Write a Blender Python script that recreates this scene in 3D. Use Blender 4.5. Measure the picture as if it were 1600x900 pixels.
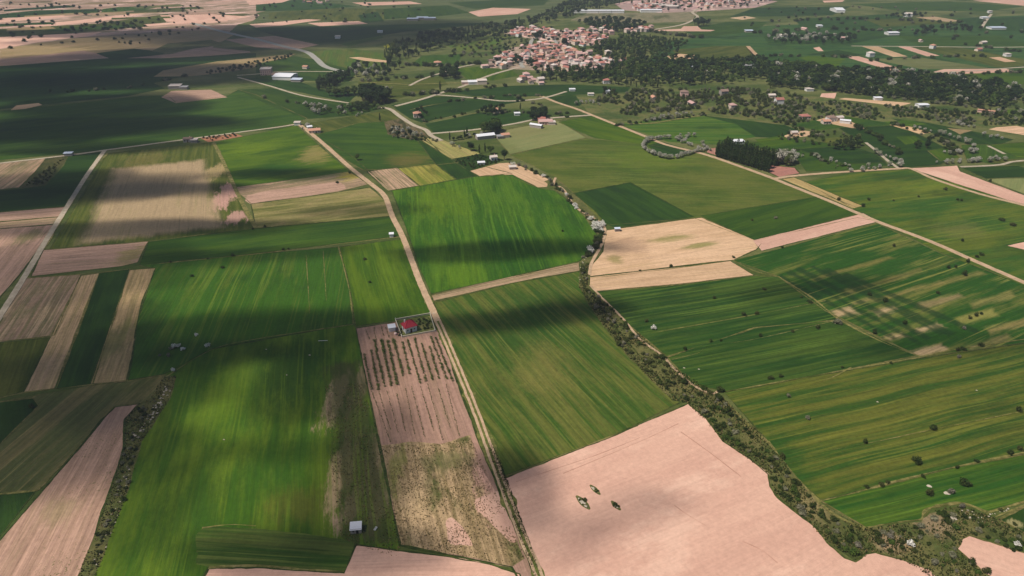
import bpy, bmesh, math, random
import numpy as np
from mathutils import Vector, Matrix, noise as mnoise
from mathutils.geometry import tessellate_polygon
R = random.Random(7)
rad = math.radians
for o in list(bpy.data.objects): bpy.data.objects.remove(o)
scn = bpy.context.scene
C = scn.collection

# ------------------------------------------------------------------ camera, sky, sun, exposure
F_PX, PITCH, CAM_H = 1081.0, rad(29.0), 200.0
cam = bpy.data.cameras.new('camera'); cam.sensor_width = 36; cam.lens = F_PX / 1600 * 36
cam.clip_start = 1; cam.clip_end = 20000
co = bpy.data.objects.new('camera', cam); C.objects.link(co)
co.location = (0, 0, CAM_H); co.rotation_euler = (math.pi / 2 - PITCH, 0, 0)
scn.camera = co
SUN_EL = rad(58)
SUN_DIR = Vector((-0.89, -0.46, 0)).normalized() * math.cos(SUN_EL) + Vector((0, 0, math.sin(SUN_EL)))
w = bpy.data.worlds.new('World'); scn.world = w; w.use_nodes = True
nt = w.node_tree; bg = nt.nodes['Background']
sky = nt.nodes.new('ShaderNodeTexSky'); sky.sky_type = 'NISHITA'; sky.sun_disc = False
sky.sun_elevation = SUN_EL; sky.sun_rotation = math.atan2(SUN_DIR.x, SUN_DIR.y)
sky.altitude = 900; sky.dust_density = 1.2
nt.links.new(sky.outputs[0], bg.inputs[0]); bg.inputs[1].default_value = 0.05
sl = bpy.data.lights.new('sun', 'SUN'); sl.energy = 4.3; sl.angle = rad(0.53); sl.color = (1, 0.93, 0.84)
so = bpy.data.objects.new('sun', sl); C.objects.link(so)
so.rotation_euler = (-SUN_DIR).to_track_quat('-Z', 'Y').to_euler()
vs = scn.view_settings
vs.view_transform = 'Standard'; vs.look = 'None'; vs.gamma = 1; vs.use_curve_mapping = False; vs.exposure = 0.28

# fair weather clouds above the camera that shade parts of the plain:
# (photo x, y of the shade's centre, half width m, half depth m, optical depth, turn)
CLOUDS = [
 (50,205,120,52,3.0,.1), (165,165,130,60,3.0,.1), (245,122,170,70,3.0,.05), (30,135,120,70,2.8,.1), (320,108,110,40,2.2,.05), (250,192,80,30,2.2,.1), (150,232,110,22,2.0,.1), (130,200,190,46,1.4,.1), (110,118,120,50,2.4,.05), (60,300,110,50,2.4,.2), (430,58,330,130,2.8,0), (660,40,160,90,1.4,0),
 (235,297,95,19,2.2,.05), (235,357,120,18,2.0,.05), (80,420,90,50,1.2,0), (30,540,70,50,1.3,0), (160,600,70,36,1.5,0),
 (400,520,80,26,1.9,.1), (330,555,36,16,1.4,.1), (490,590,30,38,1.8,0), (440,705,34,10,.8,0), (790,392,80,16,2.0,.1), (800,500,70,13,2.2,.15), (900,478,30,12,1.0,.1),
 (235,790,16,26,.8,0), (560,740,24,46,1.2,0), (480,868,50,14,1.5,0), (60,690,70,36,1.7,0), (815,775,14,22,1.3,0), (440,272,70,16,2.0,0), (140,52,420,50,1.8,0),
 (90,96,150,60,2.2,.08), (285,84,190,60,2.4,.05), (60,66,60,30,.8,0), (985,800,26,11,.5,.3), (880,850,16,12,.5,.3), (560,330,60,14,.8,.1), (380,400,80,14,1.0,.1), (780,730,16,14,1.4,0),
 (1270,450,60,12,.8,.2), (1480,540,60,12,.6,.1),
]
HAZE = .00013

# ------------------------------------------------------------------ helpers
def G(px, py):
    """ground point seen at a photograph coordinate (survey of the plain from the air)"""
    v = (py - 450) / F_PX
    d = math.sin(PITCH) + v * math.cos(PITCH)
    Z = CAM_H / d
    return Vector(((px - 800) / F_PX * Z, Z * (math.cos(PITCH) - v * math.sin(PITCH)), 0))
def ppm(py): return math.cos(PITCH) * (py + 149.2) / CAM_H        # pixels of the photograph per metre
def lin(c):
    c = c / 255.0
    return c / 12.92 if c <= .04045 else ((c + .055) / 1.055) ** 2.4
EXPO = 1.30
def S(r, g, b): return (lin(r) / EXPO, lin(g) / EXPO, lin(b) / EXPO, 1)   # base colour from its look in full sun
def tag(o, label=None, cat=None, group=None, kind=None):
    if label: o['label'] = label
    if cat: o['category'] = cat
    if group: o['group'] = group
    if kind: o['kind'] = kind
    return o
def link(o, parent=None):
    C.objects.link(o)
    if parent: o.parent = parent
    return o
def mesh_obj(name, me, parent=None): return link(bpy.data.objects.new(name, me), parent)
def empty(name, loc=(0, 0, 0), rz=0, sc=1):
    o = bpy.data.objects.new(name, None); o.location = loc; o.rotation_euler = (0, 0, rz)
    o.scale = sc if hasattr(sc, '__len__') else (sc,) * 3
    o.empty_display_size = .2
    return link(o)
def pydata(name, V, Fc, mats=(), mi=None, smooth=False):
    me = bpy.data.meshes.new(name); me.from_pydata(V, [], Fc)
    for m in mats: me.materials.append(m)
    if mi is not None: me.polygons.foreach_set('material_index', mi)
    if smooth: me.polygons.foreach_set('use_smooth', [True] * len(me.polygons))
    me.update(); return me

# ------------------------------------------------------------------ materials
class NT:
    def __init__(s, name):
        s.m = bpy.data.materials.new(name); s.m.use_nodes = True
        s.t = s.m.node_tree; s.n = s.t.nodes; s.p = s.n['Principled BSDF']
        s.p.inputs['Roughness'].default_value = .95
        s.p.inputs['Specular IOR Level'].default_value = .08
    def N(s, t, **k):
        x = s.n.new('ShaderNode' + t)
        for a, b in k.items(): setattr(x, a, b)
        return x
    def L(s, a, b): s.t.links.new(a, b)
    def math(s, op, a, b=None, c=None, clamp=False):
        x = s.N('Math', operation=op, use_clamp=clamp)
        for i, q in enumerate((a, b, c)):
            if q is None: continue
            if isinstance(q, (int, float)): x.inputs[i].default_value = q
            else: s.L(q, x.inputs[i])
        return x.outputs[0]
    def mix(s, f, a, b, bt='MIX'):
        x = s.N('Mix', data_type='RGBA', blend_type=bt)
        for i, q in ((0, f), (6, a), (7, b)):
            if isinstance(q, (int, float, tuple)): x.inputs[i].default_value = q
            else: s.L(q, x.inputs[i])
        return x.outputs[2]
    def noise(s, vec, scale, det=3, rough=.55, dim='2D'):
        x = s.N('TexNoise', noise_dimensions=dim)
        x.inputs['Scale'].default_value = scale; x.inputs['Detail'].default_value = det
        x.inputs['Roughness'].default_value = rough
        if vec is not None: s.L(vec, x.inputs['Vector'])
        return x.outputs[0]
    def step(s, v, a, b):
        x = s.N('MapRange', interpolation_type='SMOOTHSTEP')
        x.inputs[1].default_value = a; x.inputs[2].default_value = b
        s.L(v, x.inputs[0]); return x.outputs[0]
    def bump(s, h, st, d=.3):
        b = s.N('Bump'); b.inputs['Strength'].default_value = st; b.inputs['Distance'].default_value = d
        s.L(h, b.inputs['Height']); s.L(b.outputs[0], s.p.inputs['Normal'])

def field_mat(name, a, b, c, ang, across=.10, along=.010, amt=.8, patch=.02, pamt=.5, fine=.25, fsc=1.6,
              grain=.25, tram=0, tcol=None, blobs=(), bump=.5, seed=0, lo=.38, hi=.62, flecks=0, fcol=None, streak=0, scol=None, quads=()):
    k = NT(name)
    pos = k.N('NewGeometry').outputs['Position']
    off = k.N('VectorMath', operation='ADD'); k.L(pos, off.inputs[0]); off.inputs[1].default_value = (seed * 137.1, seed * 71.7, 0)
    rot = k.N('VectorRotate', rotation_type='Z_AXIS'); k.L(off.outputs[0], rot.inputs['Vector']); rot.inputs['Angle'].default_value = -ang
    uv = rot.outputs[0]
    warpn = k.N('TexNoise', noise_dimensions='2D'); warpn.inputs['Scale'].default_value = .015; warpn.inputs['Detail'].default_value = 1
    k.L(uv, warpn.inputs['Vector'])
    wv = k.N('VectorMath', operation='MULTIPLY_ADD'); k.L(warpn.outputs['Color'], wv.inputs[0]); wv.inputs[1].default_value = (9, 3, 0); k.L(uv, wv.inputs[2])
    def st(sx, sy, v=wv.outputs[0]):
        m = k.N('VectorMath', operation='MULTIPLY'); k.L(v, m.inputs[0]); m.inputs[1].default_value = (sx, sy, 0); return m.outputs[0]
    n1 = k.noise(st(along, across), 1, 6, .68)
    col = k.mix(k.math('MULTIPLY', k.step(n1, lo, hi), amt), a, b)
    n2 = k.noise(st(patch * .6, patch * 1.3), 1, 7, .68)
    col = k.mix(k.math('MULTIPLY', k.step(n2, .50, .68), pamt), col, c)
    for (cx, cy, rx, ry, an, bc, soft, ba) in blobs:
        dv = k.N('VectorMath', operation='SUBTRACT'); k.L(pos, dv.inputs[0]); dv.inputs[1].default_value = (cx, cy, 0)
        rr = k.N('VectorRotate', rotation_type='Z_AXIS'); k.L(dv.outputs[0], rr.inputs['Vector']); rr.inputs['Angle'].default_value = -an
        dm = k.N('VectorMath', operation='DIVIDE'); k.L(rr.outputs[0], dm.inputs[0]); dm.inputs[1].default_value = (rx, ry, 1)
        ln = k.N('VectorMath', operation='LENGTH'); k.L(dm.outputs[0], ln.inputs[0])
        nn = k.noise(st(.05, .22), 1, 6, .75)
        d = k.math('ADD', ln.outputs['Value'], k.math('MULTIPLY', k.math('SUBTRACT', nn, .5), 3.4))
        f = k.math('MULTIPLY', k.math('SUBTRACT', 1.0, k.step(d, 1 - soft, 1 + soft)), ba)
        col = k.mix(f, col, bc)
    for (Q, qc, soft, nz, qa) in quads:                 # patches with soft, ragged edges
        d = None; cx = sum(p.x for p in Q) / 4; cy = sum(p.y for p in Q) / 4
        for i in range(len(Q)):
            p0, p1 = Q[i], Q[(i+1) % len(Q)]; e = (p1 - p0).normalized(); nx, ny = -e.y, e.x
            if nx * (cx - p0.x) + ny * (cy - p0.y) < 0: nx, ny = -nx, -ny
            dp = k.N('VectorMath', operation='DOT_PRODUCT'); k.L(pos, dp.inputs[0]); dp.inputs[1].default_value = (nx, ny, 0)
            h = k.math('SUBTRACT', dp.outputs['Value'], nx * p0.x + ny * p0.y)
            d = h if d is None else k.math('MINIMUM', d, h)
        nq = k.noise(st(.03, .14), 1, 6, .72)
        d = k.math('ADD', d, k.math('MULTIPLY', k.math('SUBTRACT', nq, .5), nz))
        col = k.mix(k.math('MULTIPLY', k.step(d, -soft, soft), qa), col, qc)
    if streak:
        n7 = k.noise(st(.005, .5), 1, 4, .62); n8 = k.noise(st(.012, .02), 1, 3, .6)
        sc_ = scol or tuple(min(1, v * 1.5) for v in b[:3]) + (1,)
        f = k.math('MULTIPLY', k.step(n7, .57, .62), k.math('MULTIPLY', k.step(n8, .40, .60), streak))
        col = k.mix(f, col, sc_)
        f = k.math('MULTIPLY', k.math('SUBTRACT', 1.0, k.step(n7, .36, .42)), streak * .6)
        col = k.mix(f, col, tuple(v * .62 for v in a[:3]) + (1,))
    if tram:
        sep = k.N('SeparateXYZ'); k.L(uv, sep.inputs[0])
        fr = k.math('FRACT', k.math('DIVIDE', sep.outputs[1], tram))
        t1 = k.math('LESS_THAN', k.math('ABSOLUTE', k.math('SUBTRACT', fr, .46)), .35 / tram)
        t2 = k.math('LESS_THAN', k.math('ABSOLUTE', k.math('SUBTRACT', fr, .46 + 2.0 / tram)), .35 / tram)
        tn = k.step(k.noise(st(.02, .05), 1, 2), .42, .6)
        col = k.mix(k.math('MULTIPLY', k.math('MULTIPLY', k.math('MAXIMUM', t1, t2), tn), .45), col, tcol or b)
    n3 = k.noise(st(.035, fsc * .55), 1, 5, .75)
    n4 = k.noise(uv, .45, 6, .78)
    br = k.math('ADD', k.math('MULTIPLY', k.math('SUBTRACT', n3, .5), fine * 5.0), k.math('MULTIPLY', k.math('SUBTRACT', n4, .5), grain * 4.0))
    br = k.math('MAXIMUM', k.math('ADD', br, 1.0), .25)
    vm = k.N('VectorMath', operation='SCALE'); k.L(col, vm.inputs[0]); k.L(br, vm.inputs['Scale'])
    col = vm.outputs[0]
    if flecks:
        n5 = k.noise(uv, .9, 4, .75)
        n6 = k.noise(uv, .03, 3, .6)
        f = k.math('MULTIPLY', k.step(n5, .60 - .05 * flecks, .66), k.step(n6, .40, .62))
        col = k.mix(f, col, fcol)
    k.L(col, k.p.inputs['Base Color'])
    if bump: k.bump(k.math('ADD', n4, n3), bump, .25)
    return k.m

def plain(name, col, var=.25, sc=1.5, rough=.9, bump=0, spec=.1, metal=0, objrand=0):
    k = NT(name); k.p.inputs['Roughness'].default_value = rough; k.p.inputs['Specular IOR Level'].default_value = spec
    k.p.inputs['Metallic'].default_value = metal
    tc = k.N('TexCoord').outputs['Object']
    n = k.noise(tc, sc, 4, .65, '3D')
    f = k.math('ADD', k.math('MULTIPLY', k.math('SUBTRACT', n, .5), var * 2.4), 1.0)
    if objrand:
        oi = k.N('ObjectInfo').outputs['Random']
        f = k.math('MULTIPLY', f, k.math('ADD', k.math('MULTIPLY', oi, objrand), 1 - objrand / 2))
    vm = k.N('VectorMath', operation='SCALE'); vm.inputs[0].default_value = col[:3]; k.L(f, vm.inputs['Scale'])
    k.L(vm.outputs[0], k.p.inputs['Base Color'])
    if bump: k.bump(n, bump, .1)
    return k.m
def leaf_mat(name, c1, c2, c3=None, sc=.9):
    k = NT(name); k.p.inputs['Roughness'].default_value = .8
    ge = k.N('NewGeometry')
    n = k.noise(ge.outputs['Position'], sc, 2, .6, '3D')
    oi = k.N('ObjectInfo').outputs['Random']
    col = k.mix(k.step(n, .35, .65), c1, c2)
    if c3: col = k.mix(k.math('MULTIPLY', k.step(oi, .45, .95), .7), col, c3)
    rp = k.math('ADD', k.math('MULTIPLY', ge.outputs['Random Per Island'], .7), .65)
    vm = k.N('VectorMath', operation='SCALE'); k.L(col, vm.inputs[0]); k.L(rp, vm.inputs['Scale'])
    k.L(vm.outputs[0], k.p.inputs['Base Color'])
    tr = k.N('BsdfTranslucent'); k.L(vm.outputs[0], tr.inputs[0])
    mx = k.N('MixShader'); mx.inputs[0].default_value = .22
    k.L(k.p.outputs[0], mx.inputs[1]); k.L(tr.outputs[0], mx.inputs[2])
    k.L(mx.outputs[0], k.n['Material Output'].inputs[0])
    return k.m

# ------------------------------------------------------------------ ground sheets
LAYERS = []          # (bbox, polygon, layer)
def seg_cross(p, q, r, s):
    d = lambda a, b, c: (b[0]-a[0])*(c[1]-a[1]) - (b[1]-a[1])*(c[0]-a[0])
    return d(p, q, r) * d(p, q, s) < 0 and d(r, s, p) * d(r, s, q) < 0
def inside(pt, poly):
    x, y = pt; r = False; j = len(poly) - 1
    for i in range(len(poly)):
        xi, yi = poly[i]; xj, yj = poly[j]
        if (yi > y) != (yj > y) and x < (xj - xi) * (y - yi) / (yj - yi) + xi: r = not r
        j = i
    return r
def overlap(A, B):
    for i in range(len(A)):
        for j in range(len(B)):
            if seg_cross(A[i], A[(i+1) % len(A)], B[j], B[(j+1) % len(B)]): return True
    return inside(A[0], B) or inside(B[0], A) or inside(tuple(np.mean(A, axis=0)), B)
def layer_of(poly):
    xs = [p[0] for p in poly]; ys = [p[1] for p in poly]
    bb = (min(xs), min(ys), max(xs), max(ys)); l = 0
    for b2, P2, l2 in LAYERS:
        if l2 >= l and bb[0] <= b2[2] and bb[2] >= b2[0] and bb[1] <= b2[3] and bb[3] >= b2[1] and overlap(poly, P2): l = l2 + 1
    LAYERS.append((bb, poly, l)); return l
def crspline(pts, closed, n):
    out = []; N = len(pts); rng = range(N if closed else N - 1)
    for i in rng:
        p = [pts[(i + k) % N] if closed else pts[min(max(i + k, 0), N - 1)] for k in (-1, 0, 1, 2)]
        for s in range(n):
            t = s / n
            out.append(.5 * ((2*p[1]) + (p[2]-p[0])*t + (2*p[0]-5*p[1]+4*p[2]-p[3])*t*t + (3*p[1]-p[0]-3*p[2]+p[3])*t**3))
    if not closed: out.append(pts[-1])
    return out
STEP_Z = .005
def sheet(name, poly, mat, z, jit=.5, thick=None):
    """a flat slab of ground cover with uneven edges and a real step at its rim"""
    pts = []
    N = len(poly)
    for i in range(N):
        a, b = poly[i], poly[(i+1) % N]; L = (b - a).length
        n = max(1, min(60, int(L / max(2.0, min(a.length, b.length) * .008))))
        for s in range(n): pts.append(a.lerp(b, s / n))
    V = []
    for i, p in enumerate(pts):
        q = Vector((p.x * .11, p.y * .11, 3.3)); q2 = Vector((p.x * .45, p.y * .45, 9.1))
        dx = (mnoise.noise(q) + .5 * mnoise.noise(q2)) * jit
        dy = (mnoise.noise(q + Vector((50, 0, 0))) + .5 * mnoise.noise(q2 + Vector((50, 0, 0)))) * jit
        V.append(Vector((p.x + dx, p.y + dy, z)))
    n = len(V)
    tris = tessellate_polygon([[Vector((v.x, v.y, 0)) for v in V]])
    Fc = []
    for t in tris:
        a, b, c = (V[i] for i in t)
        cr = (b.x-a.x)*(c.y-a.y) - (b.y-a.y)*(c.x-a.x)
        Fc.append(t if cr > 0 else (t[0], t[2], t[1]))
    ar = sum(V[i].x * V[(i+1) % n].y - V[(i+1) % n].x * V[i].y for i in range(n))
    lo = [Vector((v.x, v.y, -.02)) for v in V]
    for i in range(n):
        j = (i+1) % n
        Fc.append((i, n+i, n+j, j) if ar > 0 else (j, n+j, n+i, i))
    o = mesh_obj(name, pydata(name, [tuple(v) for v in V + lo], Fc, [mat]))
    o['kind'] = 'structure'
    return o
# type: a, b, c colours (as seen in sun) and texture settings
T = {
 'dark':  dict(a=S(35,61,21), b=S(49,76,24), c=S(29,51,21), amt=.8, fine=.12, grain=.15, pamt=.6, streak=.35, tram=13),
 'green': dict(a=S(47,76,22), b=S(67,91,25), c=S(39,66,22), amt=.8, fine=.15, grain=.16, pamt=.6, streak=.4, tram=12),
 'bright':dict(a=S(63,93,19), b=S(89,112,24), c=S(47,80,18), amt=.85, fine=.15, grain=.15, pamt=.7, streak=.4, tram=13),
 'olive': dict(a=S(67,80,26), b=S(94,98,42), c=S(53,70,24), amt=.9, fine=.15, grain=.2, pamt=.6, streak=.5),
 'band':  dict(a=S(51,74,24), b=S(106,104,42), c=S(41,65,22), amt=.8, across=.2, along=.008, fine=.2, grain=.22, pamt=.5, streak=.6),
 'bandd': dict(a=S(38,70,24), b=S(74,94,34), c=S(31,55,21), amt=.8, across=.22, along=.007, fine=.18, grain=.17, pamt=.5, streak=.55),
 'pale':  dict(a=S(118,126,76), b=S(138,138,88), c=S(99,106,55), amt=.7, fine=.12, grain=.15),
 'pink':  dict(a=S(226,181,158), b=S(212,166,145), c=S(238,196,172), amt=.6, across=.06, along=.012, fine=.05, fsc=2.2, grain=.13, pamt=.8, patch=.03, bump=.4, streak=.14, scol=S(204,160,142)),
 'mauve': dict(a=S(186,150,130), b=S(156,128,106), c=S(196,158,138), amt=.8, across=.3, fine=.2, grain=.2, pamt=.5, streak=.35, scol=S(120,112,76)),
 'tan':   dict(a=S(214,178,142), b=S(194,160,124), c=S(224,188,154), amt=.8, across=.3, along=.02, fine=.14, grain=.16, pamt=.5, streak=.45, scol=S(168,146,98)),
 'straw': dict(a=S(172,146,106), b=S(138,122,82), c=S(180,150,118), amt=.9, across=.3, along=.012, fine=.22, grain=.22, pamt=.5, streak=.5),
 'stub':  dict(a=S(168,138,114), b=S(126,114,80), c=S(92,100,58), amt=.9, across=.35, along=.01, fine=.25, grain=.24, pamt=.6, streak=.6, scol=S(186,158,128)),
 'scrub': dict(a=S(82,90,46), b=S(112,108,64), c=S(60,74,34), amt=.9, across=.08, along=.06, fine=.1, grain=.4, pamt=.7, bump=.9),
 'dry':   dict(a=S(192,158,138), b=S(132,118,88), c=S(238,198,184), amt=.95, across=.035, along=.006, fine=.12, grain=.34, pamt=.9, patch=.025),
 'weed':  dict(a=S(104,100,62), b=S(150,130,98), c=S(67,76,33), amt=.9, across=.14, along=.04, fine=.25, grain=.4, pamt=.9, patch=.05, bump=.9),
}
SEED = [0]
def FIELD(name, typ, pts, rowdir=None, smooth=0, jit=.5, blobs=(), label=None, tint=1.0, quads=(), verge=None, **kw):
    P = [G(*p) for p in pts]
    if smooth: P = crspline(P, True, smooth)
    if rowdir: d = G(*rowdir[1]) - G(*rowdir[0])
    else:
        e = [(P[(i+1) % len(P)] - P[i]) for i in range(len(P))]; d = max(e, key=lambda q: q.length)
    SEED[0] += 1
    q = dict(T[typ]); q.update(kw)
    rr = random.Random(SEED[0])
    t = tint * rr.uniform(.94, 1.06)
    for c in 'abc': q[c] = tuple(v * t for v in q[c][:3]) + (1,)
    bl = []
    for b in blobs:                                    # (px, py, rx, ry, colour, softness, amount)
        c0 = G(b[0], b[1]); rx = b[2] / ppm(b[1]); ry = (G(b[0], b[1] - b[3]) - G(b[0], b[1] + b[3])).length / 2
        bl.append((c0.x, c0.y, rx, ry, 0 if b[3] * 3 > b[2] else math.atan2(d.y, d.x), b[4], b[5], b[6]))
    ql = [([G(*c) for c in Q[0]],) + tuple(Q[1:]) for Q in quads]
    m = field_mat(name + '_cover', quads=ql, ang=math.atan2(d.y, d.x), blobs=bl, seed=SEED[0], **q)
    lay = layer_of([(p.x, p.y) for p in P])
    o = sheet(name, P, m, .02 + STEP_Z * lay, jit)
    if label: o['label'] = label
    if verge if verge is not None else (max(p[1] for p in pts) > 235 and typ not in ('scrub', 'weed') and not smooth): VERGES.append(P)
    return o
VERGES = []
def ribbon(name, pts, width, mat, z, smooth=6, jit=.25, w1=None, broken=0):
    P = [G(*p) for p in pts]
    P = crspline(P, False, smooth) if smooth else P
    D = []
    for i in range(len(P) - 1):
        n = max(1, min(30, int((P[i+1] - P[i]).length / max(1.5, P[i].length * .006))))
        for s in range(n): D.append(P[i].lerp(P[i+1], s / n))
    D.append(P[-1]); n = len(D); V = []; Fc = []
    for i, p in enumerate(D):
        t = (D[min(i+1, n-1)] - D[max(i-1, 0)]).normalized(); nn = Vector((-t.y, t.x, 0))
        ww = width if w1 is None else width + (w1 - width) * i / (n - 1)
        a = ww / 2 + mnoise.noise(Vector((p.x * .3, p.y * .3, 1))) * jit
        b = ww / 2 + mnoise.noise(Vector((p.x * .3, p.y * .3, 7))) * jit
        if broken:
            q = min(1, max(.04, .55 + broken * mnoise.noise(Vector((p.x * .045, p.y * .045, 21))) + .5 * mnoise.noise(Vector((p.x * .3, p.y * .3, 4)))))
            a *= q; b *= q
        l, r = p + nn * a, p - nn * b
        V += [(l.x, l.y, -.02), (l.x, l.y, z), (r.x, r.y, z), (r.x, r.y, -.02)]
    for i in range(n - 1):
        for k in range(3): Fc.append((4*i+k+1, 4*i+k, 4*i+4+k, 4*i+5+k))
    o = mesh_obj(name, pydata(name, V, Fc, [mat])); o['kind'] = 'structure'
    return o
# ------------------------------------------------------------------ base ground to the horizon
gm = field_mat('plain_cover', S(73,87,38), S(110,112,66), S(53,76,33), .2, across=.02, along=.008, amt=.9, patch=.012, pamt=.7, fine=.08, grain=.3)
gr = mesh_obj('ground', pydata('ground', [(-9000,-2500,0),(9000,-2500,0),(9000,12000,0),(-9000,12000,0)], [(0,1,2,3)], [gm])); gr['kind'] = 'structure'

PK = S(226,178,156); TN = S(206,172,132); YG = S(113,120,29); DG = S(31,63,21); ST = S(176,150,112); BG = S(89,122,22); OL = S(92,100,48); BR = S(150,126,96)
# ---- far left dry land
FIELD('dry_grassland','dry',[(-260,-40),(560,-40),(500,-8),(440,2),(452,12),(400,20),(412,28),(372,38),(330,76),(0,113),(-260,135)],((0,60),(300,40)))
FIELD('green_field','dark',[(-120,27),(0,22),(60,16),(155,14),(153,24),(90,26),(0,28)])
FIELD('green_field','green',[(157,22),(160,14),(200,9),(232,8),(244,12),(195,20)])
FIELD('olive_grass_field','olive',[(-60,48),(150,37),(262,22),(395,22),(330,34),(200,44),(90,54),(-60,60)],tint=.85)
FIELD('bare_soil_field','pink',[(-60,33),(80,24),(130,24),(60,30),(-60,40)])
FIELD('bare_soil_field','pink',[(20,40),(100,34),(190,24),(245,13),(243,18),(190,28),(150,34),(60,42)])
FIELD('bare_soil_field','pink',[(-60,64),(0,58),(160,50),(140,56),(60,66),(0,76),(-60,86)],tint=1.05)
FIELD('bare_soil_field','pink',[(250,24),(330,22),(392,26),(330,36),(260,34)])
FIELD('olive_grass_field','straw',[(0,77),(60,67),(150,57),(210,55),(260,48),(300,42),(370,52),(345,66),(300,76),(220,82),(165,84),(100,85),(0,92)],((0,85),(200,60)))
FIELD('ploughed_field','mauve',[(-60,100),(0,93),(130,79),(167,86),(165,89),(60,98),(-60,110)])
FIELD('green_field','dark',[(150,83),(210,76),(265,82),(235,89),(175,93)])
FIELD('ploughed_field','mauve',[(167,94),(270,84),(300,77),(320,73),(390,80),(392,82),(320,88),(230,92)])
FIELD('scrub_field','scrub',[(236,80),(262,68),(330,62),(352,70),(318,74),(296,77),(262,84)])
FIELD('green_field','dark',[(-120,112),(60,99),(165,91),(260,91),(400,83),(400,100),(340,106),(300,116),(240,130),(258,138),(200,150),(60,164),(-120,184)],((0,150),(250,128)))
FIELD('green_field','green',[(-120,184),(50,168),(220,150),(262,149),(275,160),(352,151),(372,140),(400,148),(480,185),(463,193),(380,206),(330,215),(165,235),(-120,262)],((0,215),(300,180)))
FIELD('dry_scrub_strip','straw',[(240,120),(255,110),(340,96),(400,90),(462,84),(440,95),(385,108),(345,114),(300,119)])
FIELD('ploughed_plot','mauve',[(252,152),(268,142),(330,140),(355,152),(275,161)])
FIELD('dirt_patch','tan',[(17,172),(25,165),(60,161),(66,164),(40,170)])
FIELD('red_soil_plot','mauve',[(312,215),(365,208),(380,213),(325,222)],a=S(168,116,86),b=S(150,104,78),c=S(112,98,62))
rs = random.Random(11)
for k_ in range(26):
    y = rs.uniform(-2, 52); x = rs.uniform(-40, 330 - y * 2); L = rs.uniform(50, 150); h = rs.uniform(1.0, 2.6) * (1 + y / 60)
    sl = -.05 * rs.uniform(.4, 1.6)
    FIELD('narrow_field', rs.choice(['olive','dark','mauve','straw','scrub','pink','green','mauve','olive']), [(x,y),(x+L,y+sl*L),(x+L+rs.uniform(4,14),y+sl*L+h),(x+rs.uniform(-4,10),y+h)], tint=rs.uniform(.7,1.05), jit=2.5)
for k_ in range(18):
    y = rs.uniform(2, 40); x = rs.uniform(420, 720); L = rs.uniform(40, 110); h = rs.uniform(.8, 2.4)
    FIELD('narrow_field', rs.choice(['olive','dark','straw','scrub','green','tan','pale']), [(x,y),(x+L,y-.03*L),(x+L+8,y-.03*L+h),(x+4,y+h)], tint=rs.uniform(.7,1.0), jit=2.5)
# ---- left
FIELD('stubble_field','stub',[(-80,262),(72,247),(55,268),(30,293),(-80,304)],((0,295),(60,250)))
FIELD('weedy_plot','scrub',[(72,247),(106,244),(100,256),(70,290),(30,295),(55,268)],tint=.55)
FIELD('green_field','dark',[(106,244),(160,237),(130,280),(105,322),(-80,338),(-80,305),(30,295),(70,290),(100,258)],((0,310),(110,300)))
FIELD('ploughed_field','mauve',[(-80,339),(104,323),(95,338),(-80,353)])
FIELD('stubble_field','stub',[(-80,354),(93,339),(85,350),(-80,365)])
FIELD('ploughed_field','mauve',[(-120,367),(84,351),(60,390),(30,430),(-40,510),(-120,560)],((0,465),(80,360)),blobs=[(45,370,18,10,S(91,99,48),.5,.6)],fine=.2)
FIELD('grass_field','olive',[(167,240),(332,222),(400,356),(232,377),(78,389)],((100,380),(165,250)),blobs=[(354,305,18,26,S(196,152,136),.3,.95),(370,340,16,10,S(186,146,130),.3,.9),(225,250,40,8,S(120,110,60),.6,.6),(335,270,14,14,S(176,152,108),.4,.8)],quads=[([(180,264),(316,250),(345,354),(128,380)],S(174,150,116),6,14,.95)],across=.25,fine=.14,streak=.28)
FIELD('ploughed_field','mauve',[(68,391),(232,377),(215,410),(190,416),(48,432)],blobs=[(205,400,18,14,S(134,126,70),.6,.7)],fine=.24)
FIELD('stubble_field','stub',[(40,435),(126,429),(85,524),(0,534),(-60,545),(-60,520),(0,500)],((50,525),(110,432)))
FIELD('stubble_strip','straw',[(127,431),(155,427),(85,607),(36,613)],((60,610),(140,430)),a=S(192,160,124),b=S(150,132,90),across=.9)
FIELD('green_field','dark',[(155,427),(203,420),(145,600),(88,608)],((115,605),(180,424)))
FIELD('stubble_strip','straw',[(202,422),(243,419),(222,470),(211,520),(206,560),(197,597),(141,600)],((165,600),(225,420)),blobs=[(178,535,22,30,S(104,108,54),.6,.6)])
FIELD('green_field','olive',[(-80,545),(0,535),(78,528),(36,613),(0,621),(-80,632)],((15,615),(50,530)),tint=.95)
FIELD('green_field','green',[(232,378),(400,357),(614,338),(629,368),(540,380),(400,396),(218,414)],((240,400),(600,355)))
FIELD('green_field','green',[(243,419),(218,414),(400,397),(530,386),(548,450),(551,506),(330,545),(256,585),(200,594),(208,555),(215,500)],((340,540),(400,400)),across=.09,along=.008,a=S(55,91,24),b=S(93,106,36),lo=.5,hi=.75)
FIELD('green_field','bright',[(529,386),(630,373),(676,492),(556,510),(546,450)],((600,500),(570,385)))
FIELD('rough_grass_field','olive',[(-80,645),(0,628),(145,602),(205,595),(256,586),(242,624),(214,632),(180,633),(130,690),(60,766),(-80,775)],((0,760),(170,610)),a=S(92,98,54),b=S(128,116,74))
FIELD('green_field','dark',[(-80,640),(0,628),(52,622),(60,634),(0,694),(-80,740)])
FIELD('green_field','dark',[(-80,776),(0,770),(55,768),(0,838),(-80,900)])
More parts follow.
